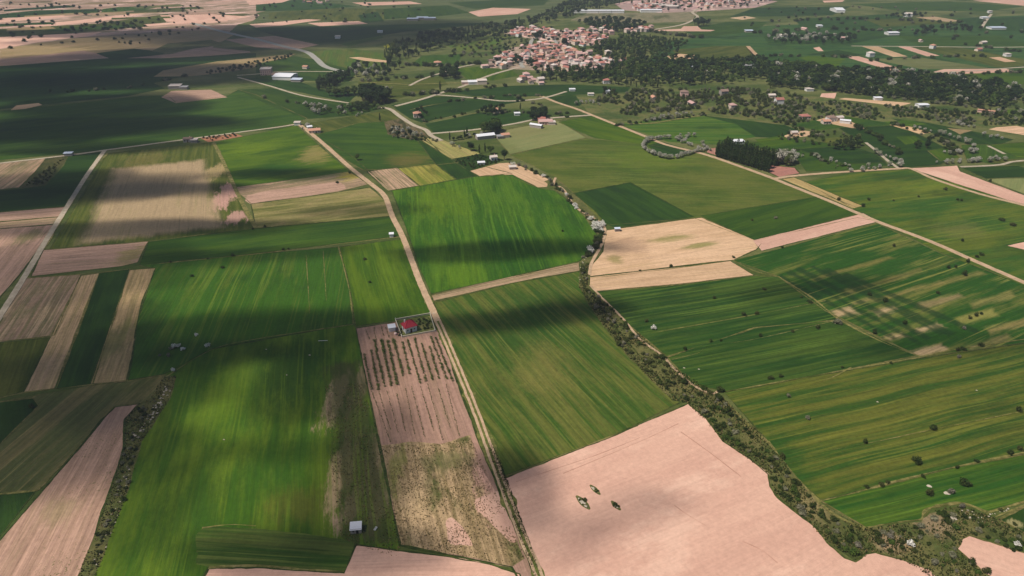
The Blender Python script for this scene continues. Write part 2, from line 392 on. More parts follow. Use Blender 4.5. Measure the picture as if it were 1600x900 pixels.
FIELD('ploughed_field','mauve',[(131,692),(160,655),(180,636),(215,632),(195,655),(194,700),(180,742),(163,790),(150,830),(122,900),(100,960),(-60,980),(-80,920),(0,844)],((40,900),(180,640)),a=S(194,156,134),b=S(164,132,110),across=.35,along=.01,flecks=.8,fcol=S(110,104,66),blobs=[(90,800,26,20,S(140,128,88),.6,.5)])
FIELD('stream_bank','scrub',[(215,632),(235,622),(255,590),(276,588),(267,622),(222,690),(202,760),(182,820),(162,870),(135,940),(96,960),(122,900),(150,830),(163,790),(180,742),(194,700),(195,655)],tint=.9)
FIELD('green_field','bright',[(276,588),(256,585),(330,546),(552,507),(556,513),(592,692),(626,853),(618,872),(552,852),(532,842),(400,826),(320,824),(306,862),(330,886),(318,960),(118,960),(162,870),(202,760),(222,690),(267,622)],((250,880),(330,560)),across=.08,along=.012,a=S(62,96,22),b=S(98,120,30),c=S(46,82,20),streak=.28,verge=False,
  blobs=[(450,580,60,50,S(42,76,24),.7,.8),(345,630,36,44,S(98,120,28),.7,.6),(300,800,40,50,S(52,84,22),.7,.7),(470,790,50,26,S(92,94,34),.7,.7),(524,622,15,38,S(186,158,126),.4,1.0),(560,610,12,36,S(160,136,106),.4,.85),(536,735,18,56,S(182,156,118),.4,.95),(580,735,18,56,S(158,134,104),.4,.85),(543,797,15,26,S(180,148,124),.4,.95),(590,790,16,34,S(162,136,110),.4,.85)],
  quads=[([(512,575),(562,560),(628,856),(536,850)],S(70,76,38),3,16,.85)])
FIELD('green_field','bandd',[(316,825),(420,829),(530,842),(553,856),(540,892),(330,886),(309,866)],((330,850),(530,860)),smooth=3,a=S(50,80,24),b=S(92,102,46),c=S(44,74,22),streak=.6)
FIELD('orchard_soil','mauve',[(556,513),(668,495),(686,518),(741,670),(832,892),(838,960),(800,886),(625,852),(592,692)],((800,870),(670,520)),a=S(174,138,120),b=S(152,122,102),c=S(166,132,112),fine=.2,across=.4)
FIELD('weedy_plot','weed',[(596,697),(640,690),(690,694),(735,680),(748,722),(792,805),(820,872),(802,884),(626,852)],((800,870),(740,690)),a=S(182,154,118),b=S(140,120,84),c=S(82,88,44),across=.5,along=.01,pamt=.95,patch=.035,
  blobs=[(772,720,30,50,S(208,162,144),.45,.95),(650,790,20,50,S(202,172,132),.6,.7),(622,730,10,44,S(110,120,44),.6,.6),(700,720,40,14,S(86,92,50),.6,.6)])
FIELD('bare_soil_patch','pink',[(700,812),(709,810),(722,822),(738,850),(728,853),(704,850),(700,832)],smooth=3,jit=1.0,flecks=1,fcol=S(110,96,66),tint=.9)
FIELD('bare_soil_patch','pink',[(742,780),(772,768),(784,776),(808,838),(800,846),(776,826),(757,806),(744,796)],smooth=3,jit=1.2,flecks=1,fcol=S(110,96,66),tint=.9)
FIELD('bare_soil_field','pink',[(556,851),(600,857),(700,870),(765,882),(812,897),(834,960),(280,970),(326,888),(400,887),(538,896)],((400,900),(760,890)),fine=.12)
# ---- centre
FIELD('field_verge','olive',[(463,196),(560,180),(608,172),(640,190),(690,240),(745,275),(612,298),(545,240)])
FIELD('green_field','green',[(492,212),(560,192),(600,190),(640,205),(690,235),(716,254),(640,262),(568,266),(540,250)],((500,230),(680,235)),blobs=[(640,250,30,10,S(112,100,52),.6,.7)])
FIELD('weedy_plot','weed',[(600,190),(625,185),(655,200),(672,215),(640,218),(606,210)],tint=.6)
FIELD('ploughed_plot','stub',[(573,268),(620,262),(656,290),(606,298)],((630,295),(595,265)),across=.8,a=S(190,158,130))
FIELD('yellowing_plot','olive',[(622,263),(680,256),(713,280),(656,292)],((680,288),(650,260)),b=S(150,140,66),a=S(112,122,46))
FIELD('green_field','dark',[(648,214),(700,246),(800,271),(741,276),(713,281),(680,256)])
FIELD('grass_plot','straw',[(648,213),(690,218),(752,240),(706,249)],a=S(150,148,84),b=S(166,150,96))
FIELD('vegetable_plot','dark',[(708,248),(750,241),(790,250),(736,266)],tint=.8)
FIELD('bare_soil_field','tan',[(735,267),(780,255),(802,254),(857,280),(855,292),(840,293),(785,272),(752,277)])
FIELD('pale_green_field','pale',[(768,207),(870,188),(916,215),(797,241)],((800,235),(910,212)),blobs=[(815,205,40,10,S(132,128,82),.6,.7)])
FIELD('green_field','bright',[(333,223),(463,196),(546,268),(470,279),(365,293)],((350,270),(520,245)),blobs=[(420,268,60,8,S(41,80,21),.6,.8),(495,240,22,12,S(150,134,80),.6,.8),(400,230,40,8,S(105,127,26),.7,.7)])
FIELD('stubble_field','stub',[(365,293),(546,268),(576,288),(520,302),(392,318)],((390,305),(540,280)),blobs=[(550,272,16,8,S(160,150,40),.5,.8),(480,278,50,5,S(71,95,38),.6,.7)])
FIELD('ploughed_strip','mauve',[(386,306),(430,296),(500,288),(528,284),(540,295),(500,303),(450,312),(392,319)],smooth=2,jit=.8)
FIELD('weedy_field','straw',[(392,319),(578,293),(610,320),(613,337),(400,356)],((400,345),(600,320)),a=S(140,130,80),b=S(93,99,45),c=S(174,146,108),across=.12)
FIELD('green_field','bright',[(612,298),(740,276),(800,273),(842,294),(866,298),(900,322),(924,345),(934,372),(906,408),(790,434),(674,459),(656,420),(633,352)],((720,440),(700,290)),a=S(52,90,22),b=S(80,112,28),c=S(42,76,22),across=.09,along=.012,streak=.45,fine=.2,grain=.2,
  blobs=[(790,390,110,14,S(39,84,21),.7,.7),(690,310,70,16,S(99,125,24),.7,.6),(720,430,50,14,S(99,129,26),.7,.6)])
FIELD('farm_track_strip','stub',[(673,461),(790,434),(905,410),(906,423),(800,442),(677,471)],((680,465),(900,415)),a=S(178,150,120),b=S(140,124,92),c=S(160,138,104))
FIELD('green_field','band',[(678,473),(800,443),(906,424),(916,455),(960,510),(1062,629),(960,680),(786,744),(741,640)],((1000,640),(800,450)),a=S(62,90,30),b=S(112,112,52),c=S(46,76,26),across=.2,along=.01,amt=.7,streak=.35,
  blobs=[(830,510,70,20,S(45,80,26),.7,.7),(850,580,40,40,S(128,120,62),.7,.5),(990,640,60,14,S(53,86,26),.6,.6)])
SC = FIELD('stream_bank','scrub',[(850,284),(862,290),(890,316),(915,342),(934,370),(930,395),(906,410),(905,450),(935,500),(985,562),(1050,626),(1075,631),(1130,690),(1200,740),(1210,770),(1250,805),(1290,845),(1335,877),(1365,863),(1430,885),(1500,960),(1680,980),(1680,900),(1560,850),(1513,837),
  (1640,850),(1570,822),(1545,806),(1500,790),(1452,800),(1440,815),(1352,826),(1280,786),(1250,755),(1200,690),(1130,622),(1052,574),(1030,556),(1000,522),(960,482),(921,452),(922,425),(942,390),(946,352),(920,318),(890,290),(872,275)],jit=1.0,
  blobs=[(1400,850,30,12,S(168,142,110),.6,.8),(1460,820,26,14,S(160,136,108),.6,.7),(1270,790,22,18,S(150,134,92),.6,.6)])
FIELD('bare_soil_field','pink',[(787,748),(960,680),(1075,631),(1105,655),(1130,690),(1170,716),(1200,741),(1203,760),(1215,778),(1250,805),(1275,824),(1292,848),(1320,872),(1336,878),(1350,866),(1366,863),(1400,872),(1450,890),(1510,960),(862,980),(832,860)],((870,860),(1150,740)),jit=.9,tint=.9,
  flecks=.0)
FIELD('bare_soil_field','pink',[(1495,857),(1503,842),(1514,837),(1560,851),(1680,890),(1680,960),(1600,930),(1540,898)],jit=.8,tint=.9)
# ---- right, middle distance
FIELD('pasture','olive',[(797,242),(916,216),(1010,226),(1100,240),(1230,287),(1372,346),(1340,340),(1180,376),(1085,341),(946,352),(900,305),(868,277),(830,258)],((900,290),(1250,300)),a=S(73,91,31),b=S(100,106,46),c=S(61,87,29),across=.03,along=.012,
  blobs=[(1010,245,60,16,S(95,116,33),.7,.6)])
FIELD('green_field','dark',[(896,302),(985,285),(1085,339),(962,356),(947,350),(930,330)],tint=1.15)
FIELD('green_field','green',[(1094,337),(1290,305),(1342,326),(1340,334),(1180,376)],((1180,370),(1330,325)))
FIELD('bare_tan_field','tan',[(946,360),(1096,340),(1190,380),(1182,390),(1146,406),(922,432),(924,415),(942,393)],((940,420),(1180,385)),across=.12,
  blobs=[(1050,372,30,4,S(128,130,62),.6,.7),(1095,384,24,4,S(120,128,58),.6,.7),(962,406,10,6,S(134,128,70),.6,.7),(980,385,30,12,S(160,130,106),.6,.6)])
FIELD('bare_soil_strip','pink',[(1176,376),(1350,333),(1373,346),(1190,392)],((1190,385),(1360,340)),tint=.82,fine=.12)
FIELD('bare_tan_field','tan',[(921,433),(1141,408),(1178,430),(1060,444),(930,455),(921,445)],((930,450),(1170,425)))
FIELD('green_field','band',[(1146,407),(1370,349),(1470,396),(1660,466),(1660,528),(1440,558),(1290,486),(1216,432)],((1220,440),(1400,385)),a=S(43,80,24),b=S(118,116,56),c=S(35,72,22),across=.11,along=.009,lo=.48,hi=.72,
  blobs=[(1300,452,50,12,S(36,72,28),.6,.7)],quads=[([(1298,485.2),(1330,476.8),(1338,488.8),(1306,497.2)],TN,2.2,9,.7),([(1365,486.2),(1397,477.8),(1405,483.8),(1373,492.2)],TN,2.2,9,.7),([(1328,472.3),(1364,462.7),(1372,467.7),(1336,477.3)],S(150,134,84),2.2,9,.7),([(1428,513.8),(1464,504.2),(1472,510.2),(1436,519.8)],TN,2.2,9,.7),([(1434,475.0),(1498,457.0),(1506,465.0),(1442,483.0)],S(150,128,90),2.2,9,.7),([(1493,497.8),(1549,482.2),(1557,492.2),(1501,507.8)],S(150,142,76),2.2,9,.7),([(1422,550.6),(1470,537.4),(1478,545.4),(1430,558.6)],TN,2.2,9,.7),([(1540,514.2),(1612,493.8),(1620,501.8),(1548,522.2)],S(150,130,80),2.2,9,.7),([(1384,526.5),(1408,520.5),(1416,525.5),(1392,531.5)],TN,2.2,9,.7),([(1514,473.0),(1578,455.0),(1586,463.0),(1522,481.0)],S(140,130,74),2.2,9,.7),([(1364,468.0),(1468,438.0),(1476,442.0),(1372,472.0)],S(140,124,72),2.2,9,.7),([(1314,456.2),(1438,420.2),(1446,423.8),(1322,459.8)],S(132,120,68),2.2,9,.7),([(1264,436.4),(1388,400.4),(1396,403.6),(1272,439.6)],S(126,116,62),2.2,9,.7),([(1424,453.0),(1528,423.0),(1536,427.0),(1432,457.0)],S(132,122,68),2.2,9,.7),([(1509,541.0),(1573,523.0),(1581,529.0),(1517,547.0)],S(140,126,78),2.2,9,.7),([(1229,425.8),(1235,422.2),(1439,534.2),(1433,537.8)],S(34,60,26),1.4,6,.78),([(1242,421.4),(1250,416.6),(1456,527.6),(1448,532.4)],S(34,60,26),1.4,6,.78),([(1265,417.8),(1271,414.2),(1475,520.2),(1469,523.8)],S(34,60,26),1.4,6,.78),([(1284,422.4),(1292,417.6),(1490,519.6),(1482,524.4)],S(34,60,26),1.4,6,.78),([(1215,433.8),(1221,430.2),(1403,528.2),(1397,531.8)],S(34,60,26),1.4,6,.78),([(1314,430.4),(1322,425.6),(1534,517.6),(1526,522.4)],S(34,60,26),1.4,6,.78)])
FIELD('green_field','bandd',[(931,456),(1062,445),(1177,431),(1216,432),(1270,466),(1312,500),(1180,512),(1042,558),(985,510)],((960,490),(1200,450)))
FIELD('green_field','bandd',[(1042,558),(1180,512),(1312,500),(1432,556),(1300,582),(1132,612),(1080,600)],((1100,600),(1400,540)),blobs=[(1280,530,70,16,S(71,93,31),.6,.6)])
FIELD('olive_field','band',[(1132,613),(1300,583),(1440,559),(1660,528),(1660,698),(1500,728),(1282,782),(1250,752),(1200,690)],((1220,720),(1500,650)),streak=.4,a=S(54,84,28),b=S(108,108,42),blobs=[(1230,720,26,44,S(45,80,26),.6,.8),(1450,690,110,6,S(41,78,26),.7,.7)])
FIELD('green_field','bandd',[(1283,783),(1500,729),(1660,699),(1660,770),(1600,785),(1545,800),(1500,787),(1455,794),(1440,812),(1352,824)],((1300,790),(1600,715)),a=S(45,84,26),b=S(79,101,31))
FIELD('green_field','dark',[(1560,812),(1600,792),(1660,772),(1660,846),(1600,832)],blobs=[(1585,818,12,5,S(160,150,104),.4,.8)])
FIELD('green_field','olive',[(1256,285),(1330,270),(1420,265),(1600,320),(1680,340),(1680,478),(1470,395),(1346,332)],((1350,330),(1560,300)),a=S(53,86,28),b=S(93,103,34),across=.06,along=.01,blobs=[(1500,360,40,10,S(110,110,56),.6,.6),(1460,290,60,5,S(112,124,40),.6,.6)])
FIELD('dry_strip','straw',[(1222,280),(1240,277),(1348,322),(1332,326)],a=S(178,152,100),b=S(160,140,92))
FIELD('bare_soil_field','pink',[(1421,263),(1495,259),(1500,268),(1600,305),(1680,330),(1680,340),(1590,318)],((1430,265),(1590,315)),fine=.1,tint=.9)
FIELD('green_field','dark',[(1502,262),(1590,259),(1640,275),(1540,279)])
FIELD('pale_green_field','pale',[(1540,280),(1680,276),(1680,322),(1600,303)])
FIELD('ploughed_plot','mauve',[(1200,258),(1242,262),(1250,271),(1218,277),(1198,268)],a=S(176,122,108),b=S(164,116,104))
FIELD('ploughed_plot','mauve',[(1108,232),(1118,231),(1120,243),(1104,238)],a=S(176,122,108),b=S(164,116,104))
FIELD('bare_soil_field','pink',[(1572,384),(1660,366),(1660,404)])
FIELD('green_field','bright',[(872,191),(925,181),(1035,226),(1010,227),(930,216)],((900,200),(1000,222)),tint=.85)
FIELD('green_field','bandd',[(965,193),(1095,180),(1150,194),(1180,214),(1118,226),(1045,222)],((1000,205),(1150,205)),a=S(55,93,28),b=S(91,110,38))
FIELD('green_field','dark',[(1095,180),(1180,176),(1250,205),(1225,216),(1180,214),(1150,194)])
FIELD('green_field','dark',[(1012,227),(1035,222),(1085,236),(1062,243),(1030,243)])
FIELD('green_field','green',[(1150,226),(1230,216),(1330,228),(1390,258),(1330,266),(1260,268),(1240,240)],tint=.95)
FIELD('green_field','dark',[(1246,233),(1330,228),(1366,240),(1384,254),(1320,256)])
FIELD('green_field','dark',[(1310,200),(1400,196),(1440,212),(1495,240),(1470,258),(1410,262),(1380,246),(1350,224)],tint=.95)
FIELD('green_field','dark',[(1384,182),(1450,192),(1540,209),(1584,218),(1550,230),(1500,222),(1450,206)])
FIELD('green_field','green',[(1500,226),(1555,226),(1680,215),(1680,262),(1560,258),(1510,250)])
FIELD('green_field','bright',[(1545,226),(1600,222),(1680,230),(1680,250),(1590,246)],tint=.8)
FIELD('green_field','green',[(1230,195),(1310,180),(1390,192),(1400,196),(1310,200),(1280,204)])
FIELD('bare_soil_plot','tan',[(1390,195),(1406,194),(1455,207),(1440,210)],a=S(222,184,140))
FIELD('bare_soil_plot','pink',[(1278,156),(1284,146),(1307,145),(1303,156),(1292,158)])
FIELD('dirt_yard','tan',[(1303,156),(1320,153),(1424,161),(1400,168),(1340,165)])
FIELD('dirt_yard','tan',[(1226,212),(1240,208),(1255,204),(1270,207),(1268,212),(1232,215)],smooth=2)
FIELD('bare_soil_plot','tan',[(1545,202),(1560,198),(1584,196),(1640,206),(1600,211)],a=S(226,186,152))
FIELD('dirt_yard','tan',[(1275,188),(1300,181),(1330,190),(1352,201),(1330,200),(1290,192)],tint=.9)
FIELD('dirt_yard','tan',[(1220,157),(1228,152),(1238,158),(1228,161)],a=S(226,190,150))
FIELD('bare_soil_plot','tan',[(985,174),(1000,168),(1014,170),(1015,175)],a=S(190,140,110))
for q, ty, tn in (([(1050,168),(1090,160),(1120,168),(1080,176)],'green',1.0),([(1130,160),(1180,152),(1210,160),(1165,170)],'dark',1.2),([(1150,172),(1200,164),(1235,176),(1190,186)],'bright',.85),([(1330,172),(1380,170),(1420,178),(1360,182)],'bright',.8),([(1440,172),(1500,174),(1530,184),(1470,184)],'straw',.8),([(1380,190),(1420,188),(1450,194),(1410,198)],'bright',.9),
    ([(1560,172),(1620,168),(1680,180),(1610,188)],'bright',.9),([(1280,218),(1310,214),(1335,222),(1300,228)],'olive',1.0),([(1180,218),(1220,212),(1246,226),(1200,232)],'bright',.85),([(1450,236),(1480,230),(1500,246),(1470,252)],'bright',.85),([(1400,214),(1430,212),(1445,222),(1415,226)],'bright',.8),([(1540,250),(1600,248),(1640,256),(1560,258)],'olive',1.0),([(1010,166),(1040,158),(1060,164),(1030,172)],'olive',.9),([(1240,168),(1270,164),(1290,172),(1255,178)],'straw',.85),([(1480,200),(1520,204),(1500,210)],'straw',.9)):
    FIELD('small_plot',ty,q,tint=tn,jit=1.0)
# ---- far right
FIELD('green_field','dark',[(1010,100),(1040,66),(1200,40),(1700,20),(1700,112),(1590,118),(1420,118),(1300,104),(1200,100)],((1100,80),(1500,70)),a=S(45,80,36),b=S(73,99,45))
for q, ty, tn in (([(1240,30),(1390,22),(1440,30),(1400,45),(1255,44)],'dark',1.25), ([(1350,30),(1460,28),(1500,36),(1380,42)],'olive',.9),
    ([(1190,52),(1330,48),(1420,52),(1320,70),(1200,68)],'dark',1.2), ([(1400,56),(1560,56),(1620,72),(1440,72)],'green',.9),
    ([(1420,72),(1500,74),(1640,100),(1560,106)],'olive',.95), ([(1360,92),(1440,90),(1545,106),(1440,108)],'pale',.72), ([(1205,94),(1270,87),(1322,92),(1306,106),(1262,110)],'bright',.85),
    ([(1265,85),(1310,78),(1350,86),(1330,88)],'dark',.85), ([(1050,78),(1120,72),(1165,72),(1180,87),(1120,100),(1060,88)],'olive',.9),
    ([(1060,46),(1140,34),(1200,34),(1180,50),(1090,58)],'green',.9), ([(1180,12),(1330,10),(1300,24),(1140,26)],'dark',.9), ([(1500,30),(1600,26),(1680,30),(1680,50),(1530,48)],'dark',1.05),
    ([(1180,90),(1240,86),(1270,100),(1200,104)],'dark',1.25), ([(1500,115),(1680,110),(1680,130),(1560,132)],'bright',.8), ([(1330,6),(1480,2),(1600,10),(1540,18),(1400,16)],'green',.9)):
    FIELD('green_field',ty,q,tint=tn)
for q in ([(1318,88),(1342,88),(1425,112),(1404,114)], [(1400,72),(1418,72),(1468,87),(1448,88)], [(1455,113),(1475,108),(1570,107),(1588,112),(1490,116)], [(1270,75),(1280,73),(1287,80),(1278,80)],
    [(1020,47),(1064,45),(1068,41),(1090,41),(1096,46),(1118,47),(1110,49),(1022,48.5)], [(1520,1),(1620,-4),(1690,2),(1600,9)], [(1285,1),(1320,0),(1316,3),(1288,4)]):
    FIELD('bare_soil_strip','pink',q,jit=.8,tint=.85)
FIELD('bare_soil_strip','tan',[(1345,72),(1370,72),(1418,88),(1396,89)],a=S(186,156,120))
FIELD('bare_soil_strip','tan',[(1165,72),(1172,72),(1186,87),(1177,87)],a=S(176,146,116))
FIELD('bare_soil_strip','tan',[(1545,90),(1562,89),(1588,96),(1570,97)],a=S(200,160,130))
FIELD('bare_soil_strip','tan',[(1430,27),(1460,26),(1505,33),(1478,34)],a=S(160,140,110))
FIELD('dirt_yard','tan',[(1040,88),(1062,84),(1085,86),(1088,92),(1050,93)])
FIELD('dirt_yard','tan',[(1140,28),(1165,25),(1182,28),(1160,31)],a=S(196,170,140))
FIELD('dry_hillside','scrub',[(890,32),(920,20),(1000,20),(1090,18),(1080,34),(1000,36),(930,34)],a=S(120,116,86),b=S(140,128,98))
# ---- far centre
FIELD('green_field','olive',[(470,-8),(900,-25),(860,22),(800,36),(660,44),(520,44),(380,46),(405,24),(440,8)],((420,30),(800,20)),a=S(79,93,50),b=S(104,110,70),tint=.9)
for q, ty, tn in (([(420,20),(500,12),(600,14),(600,34),(480,32),(420,30)],'olive',.9), ([(560,24),(590,18),(600,33),(566,36)],'dark',1), ([(400,2),(470,0),(560,10),(480,16),(400,18)],'dark',1.2),
    ([(600,14),(700,8),(735,20),(680,26),(600,30)],'green',.8), ([(700,4),(860,-4),(850,8),(740,14)],'green',.75)):
    FIELD('green_field',ty,q,tint=tn)
for q in ([(390,38),(480,30),(502,31),(440,40),(400,43)], [(732,19),(770,12),(830,14),(808,22),(748,26)], [(380,-4),(480,-8),(440,4),(390,8)], [(480,36),(560,33),(575,37),(500,41)], [(550,4),(640,2),(660,6),(570,9)]):
    FIELD('bare_soil_field','pink',q,tint=.92,jit=.8)
FIELD('green_field','dark',[(392,44),(560,40),(700,36),(790,36),(640,48),(560,62),(500,67),(430,56)])
FIELD('ploughed_field','mauve',[(350,62),(430,56),(498,70),(458,78),(400,74)])
FIELD('green_field','green',[(400,100),(460,88),(540,100),(560,112),(545,128),(470,126),(400,122)],tint=.8)
FIELD('green_field','olive',[(470,82),(548,76),(604,84),(606,108),(540,106),(505,98)],a=S(71,99,33))
FIELD('bare_soil_strip','tan',[(545,90),(560,89),(606,95),(606,98),(570,95)])
FIELD('yellow_flowering_plot','bright',[(598,72),(606,69),(618,72),(606,76)],a=S(170,160,30),b=S(150,150,40))
FIELD('green_field','bright',[(532,69),(560,62),(596,56),(600,59),(570,66),(545,73)],tint=.85)
FIELD('green_field','dark',[(400,122),(470,128),(500,140),(560,146),(545,160),(420,134),(372,122)])
FIELD('green_field','green',[(372,140),(425,138),(470,150),(560,162),(600,168),(560,180),(480,186),(420,165)],((400,150),(540,180)),tint=.85)
FIELD('green_field','olive',[(560,128),(690,120),(700,132),(640,150),(600,160),(560,150)],tint=.95)
FIELD('green_field','green',[(640,102),(660,87),(722,84),(716,100),(680,104)])
FIELD('green_field','bright',[(712,108),(748,104),(770,118),(730,124)],tint=.85)
FIELD('green_field','olive',[(700,72),(780,58),(796,56),(770,76),(720,82)],a=S(79,104,40))
FIELD('green_field','dark',[(610,165),(670,152),(740,150),(705,160),(640,172)])
FIELD('green_field','dark',[(615,168),(700,158),(790,150),(830,156),(750,170),(660,192),(640,185)],((640,180),(760,165)))
FIELD('green_field','dark',[(664,194),(750,176),(832,178),(836,186),(800,194),(740,202),(680,209)],((680,205),(800,185)))
FIELD('green_field','dark',[(700,144),(800,134),(890,132),(985,136),(980,144),(900,148),(790,152),(740,150)])
FIELD('green_field','dark',[(856,152),(890,148),(920,152),(905,166),(880,164)])
FIELD('green_field','bright',[(748,105),(796,108),(812,118),(770,126),(735,124)],tint=.7)
FIELD('village_green_slope','olive',[(790,62),(830,58),(872,62),(870,72),(810,78),(792,76)],a=S(120,116,78),b=S(97,103,53))
FIELD('village_ground','dry',[(770,92),(800,74),(850,70),(905,84),(960,100),(950,108),(880,112),(800,108),(764,106)],a=S(176,150,132),b=S(150,136,112))
FIELD('village_ground','dry',[(786,52),(812,44),(870,46),(950,56),(945,72),(890,70),(840,62),(800,56)],a=S(170,146,130),b=S(140,130,104))
FIELD('village_ground','dry',[(960,6),(1000,-2),(1150,-6),(1215,2),(1180,12),(1090,18),(1030,20),(975,16)],a=S(186,150,144),b=S(160,140,128))
FIELD('orchard_scrub','scrub',[(900,150),(1000,145),(1270,150),(1420,168),(1600,180),(1600,196),(1540,200),(1400,186),(1310,180),(1230,196),(1095,180),(960,190),(920,178)],a=S(84,98,48),b=S(116,112,66),c=S(56,80,34),tint=.95)

# ------------------------------------------------------------------ roads and tracks
def road_mat(name, c, c2, fine=.1): return field_mat(name, c, c2, c2, 0, across=.2, along=.2, amt=.6, fine=0, grain=.25, pamt=.5, patch=.2)
M_ROAD = road_mat('dirt_road_surface', S(200,170,138), S(172,146,116))
M_PALE = road_mat('pale_gravel', S(190,176,154), S(166,152,130))
M_GREY = road_mat('asphalt_old', S(170,166,156), S(154,152,142))
M_DRY = field_mat('dry_margin', S(132,124,72), S(96,98,50), S(150,136,92), 0, across=.3, along=.3, amt=.9, patch=.25, pamt=.7, grain=.4)
M_RUT = field_mat('rut_grass', S(92,102,48), S(120,116,66), S(70,90,38), 0, across=.3, along=.3, grain=.4)
ZR = [.03 + STEP_Z * max(l[2] for l in LAYERS) + .10]
ZR0 = ZR[0]; ZTOP = .03 + STEP_Z * max(l[2] for l in LAYERS)
def ROAD(name, label, pts, w, mat, **k):
    ZR[0] += .003
    if w > 1.5 and w < 6: ribbon('road_verge', pts, w * 1.55, M_RUT, ZTOP + .02 + (ZR[0] - ZR0) * .25, jit=.5, broken=.7)
    o = ribbon(name, pts, w, mat, ZR[0], **k); o['label'] = label; return o
main = [(467,194),(500,220),(545,260),(575,284),(600,305),(613,338),(630,372),(656,440),(684,502),(703,545),(742,640),(777,735),(812,828),(838,888),(862,960)]
ROAD('dirt_road','pale dirt road running down through the middle of the fields',main,4.2,M_ROAD,w1=3.2)
low = [(684,502),(703,545),(742,640),(777,735),(812,828),(838,888),(862,960)]
ROAD('grass_strip','grass strip between the wheel ruts of the middle dirt road',low,1.1,M_RUT)
ROAD('dirt_road','dirt road climbing the left edge past ploughed fields',[(-60,590),(0,494),(40,430),(75,371),(105,323),(135,275),(163,236)],3.7,M_PALE)
ROAD('farm_track','thin pale track between the dark fields at upper left',[(-60,262),(105,243),(163,235),(290,218),(380,206),(440,198),(467,193)],3.2,M_PALE)
ROAD('farm_track','grassy track along the right side of the pale stubble field',[(334,223),(350,255),(370,300),(388,335),(400,356)],3.0,M_DRY)
ROAD('gravel_road','winding pale gravel road by the small house in the centre distance',[(596,168),(610,171),(625,182),(645,195),(665,203),(674,212),(690,220)],5,M_PALE)
ROAD('gravel_road','long pale gravel road from the farmyard to the right edge',[(672,209),(740,203),(800,194),(836,187),(880,183),(925,180)],4,M_PALE)
ROAD('gravel_road','long straight pale road crossing the right half diagonally',[(845,150),(870,160),(900,170),(925,180),(1000,210),(1040,226),(1100,241),(1150,258),(1200,276),(1230,288),(1300,316),(1370,346),(1450,376),(1530,411),(1660,468)],4.2,M_ROAD,smooth=4)
ROAD('dirt_road','pale dirt road along the pink triangular field at right',[(1212,279),(1250,274),(1330,268),(1400,264),(1424,264),(1460,280),(1530,303),(1600,321),(1680,342)],3.6,M_ROAD)
ROAD('asphalt_road','grey road bending into the far trees left of centre',[(300,36),(350,50),(400,61),(445,73),(478,81),(493,91),(508,104),(536,112)],9,M_GREY)
ROAD('farm_track','thin pale track below the white greenhouse roofs',[(372,121),(420,134),(475,150),(545,161)],3.2,M_PALE)
ROAD('farm_track','pale track leading to the farm with white roofs',[(370,118),(400,116),(440,112),(520,112)],3,M_PALE)
ROAD('gravel_road','pale road rising past the works yard to the village',[(618,166),(660,155),(690,145),(720,136),(765,118),(800,108),(816,104)],5,M_PALE)
ROAD('farm_track','track in front of the long field below the works yard',[(680,148),(740,153),(790,158),(845,154),(885,143)],4,M_PALE)
ROAD('farm_track','pale track across the fields left of the village',[(560,128),(620,131),(640,132),(700,130),(760,128)],3,M_DRY)
ROAD('farm_track','pale track between groves at far centre',[(640,134),(660,124),(690,114),(715,106),(745,100)],4,M_PALE)
ROAD('village_street','grey street curving up through the village',[(818,106),(814,100),(818,92),(832,84),(829,70),(832,62),(842,59)],6,M_GREY)
ROAD('village_street','short pale street beside the dark tree in the village',[(872,72),(868,64),(860,58)],6,M_GREY)
ROAD('gravel_road','pale road winding up to the far town',[(1010,48),(1060,40),(1080,33),(1090,26),(1082,19),(1096,12)],6,M_PALE)
ROAD('farm_track','pale track at far right leading to white sheds',[(1534,43),(1541,32),(1549,22)],5,M_PALE)
ROAD('farm_track','long thin track crossing the far right fields',[(1330,72),(1450,73),(1560,74),(1680,72)],4,M_PALE)
ROAD('farm_track','thin road skirting the far right fields below the pink strip',[(1400,114),(1500,112),(1600,105),(1680,102)],4,M_PALE)
ROAD('farm_track','white track between hedges below the right hand farmhouses',[(1353,223),(1372,238),(1388,252),(1404,263)],3,M_PALE)
ROAD('farm_track','thin track past the blossoming hedges at far right',[(1500,261),(1560,258),(1590,252),(1680,246)],3,M_PALE)
ROAD('farm_track','pale track beside the small hedged field at right',[(1544,228),(1556,234),(1570,241)],3,M_PALE)
ROAD('footpath','sandy path along the bushy stream',[(868,278),(866,288),(880,296),(898,322),(918,336),(935,346),(945,358),(943,375),(935,392),(924,412),(921,430)],2.0,M_ROAD)
ROAD('footpath','sandy path on the right bank of the stream below the tan fields',[(922,446),(945,470),(975,500),(1000,530),(1035,556),(1050,573),(1080,600),(1110,615),(1122,612)],1.2,M_ROAD)
ROAD('farm_track','pale track branching right at the shrubby orchard',[(980,193),(1015,193),(1060,186),(1095,181)],3,M_DRY)
M_TRACK = road_mat('wheel_mark', S(176,134,114), S(190,146,126))
for q in ([(1054,790),(1075,805),(1102,821)],[(806,753),(870,732),(935,710),(1000,684)],[(1064,675),(1110,708),(1158,745)],[(880,740),(1000,690),(1060,662)],[(1160,846),(1190,860),(1215,880)]): ribbon('wheel_mark', q, .35, M_TRACK, ZTOP + .02, jit=.12, broken=1.0)
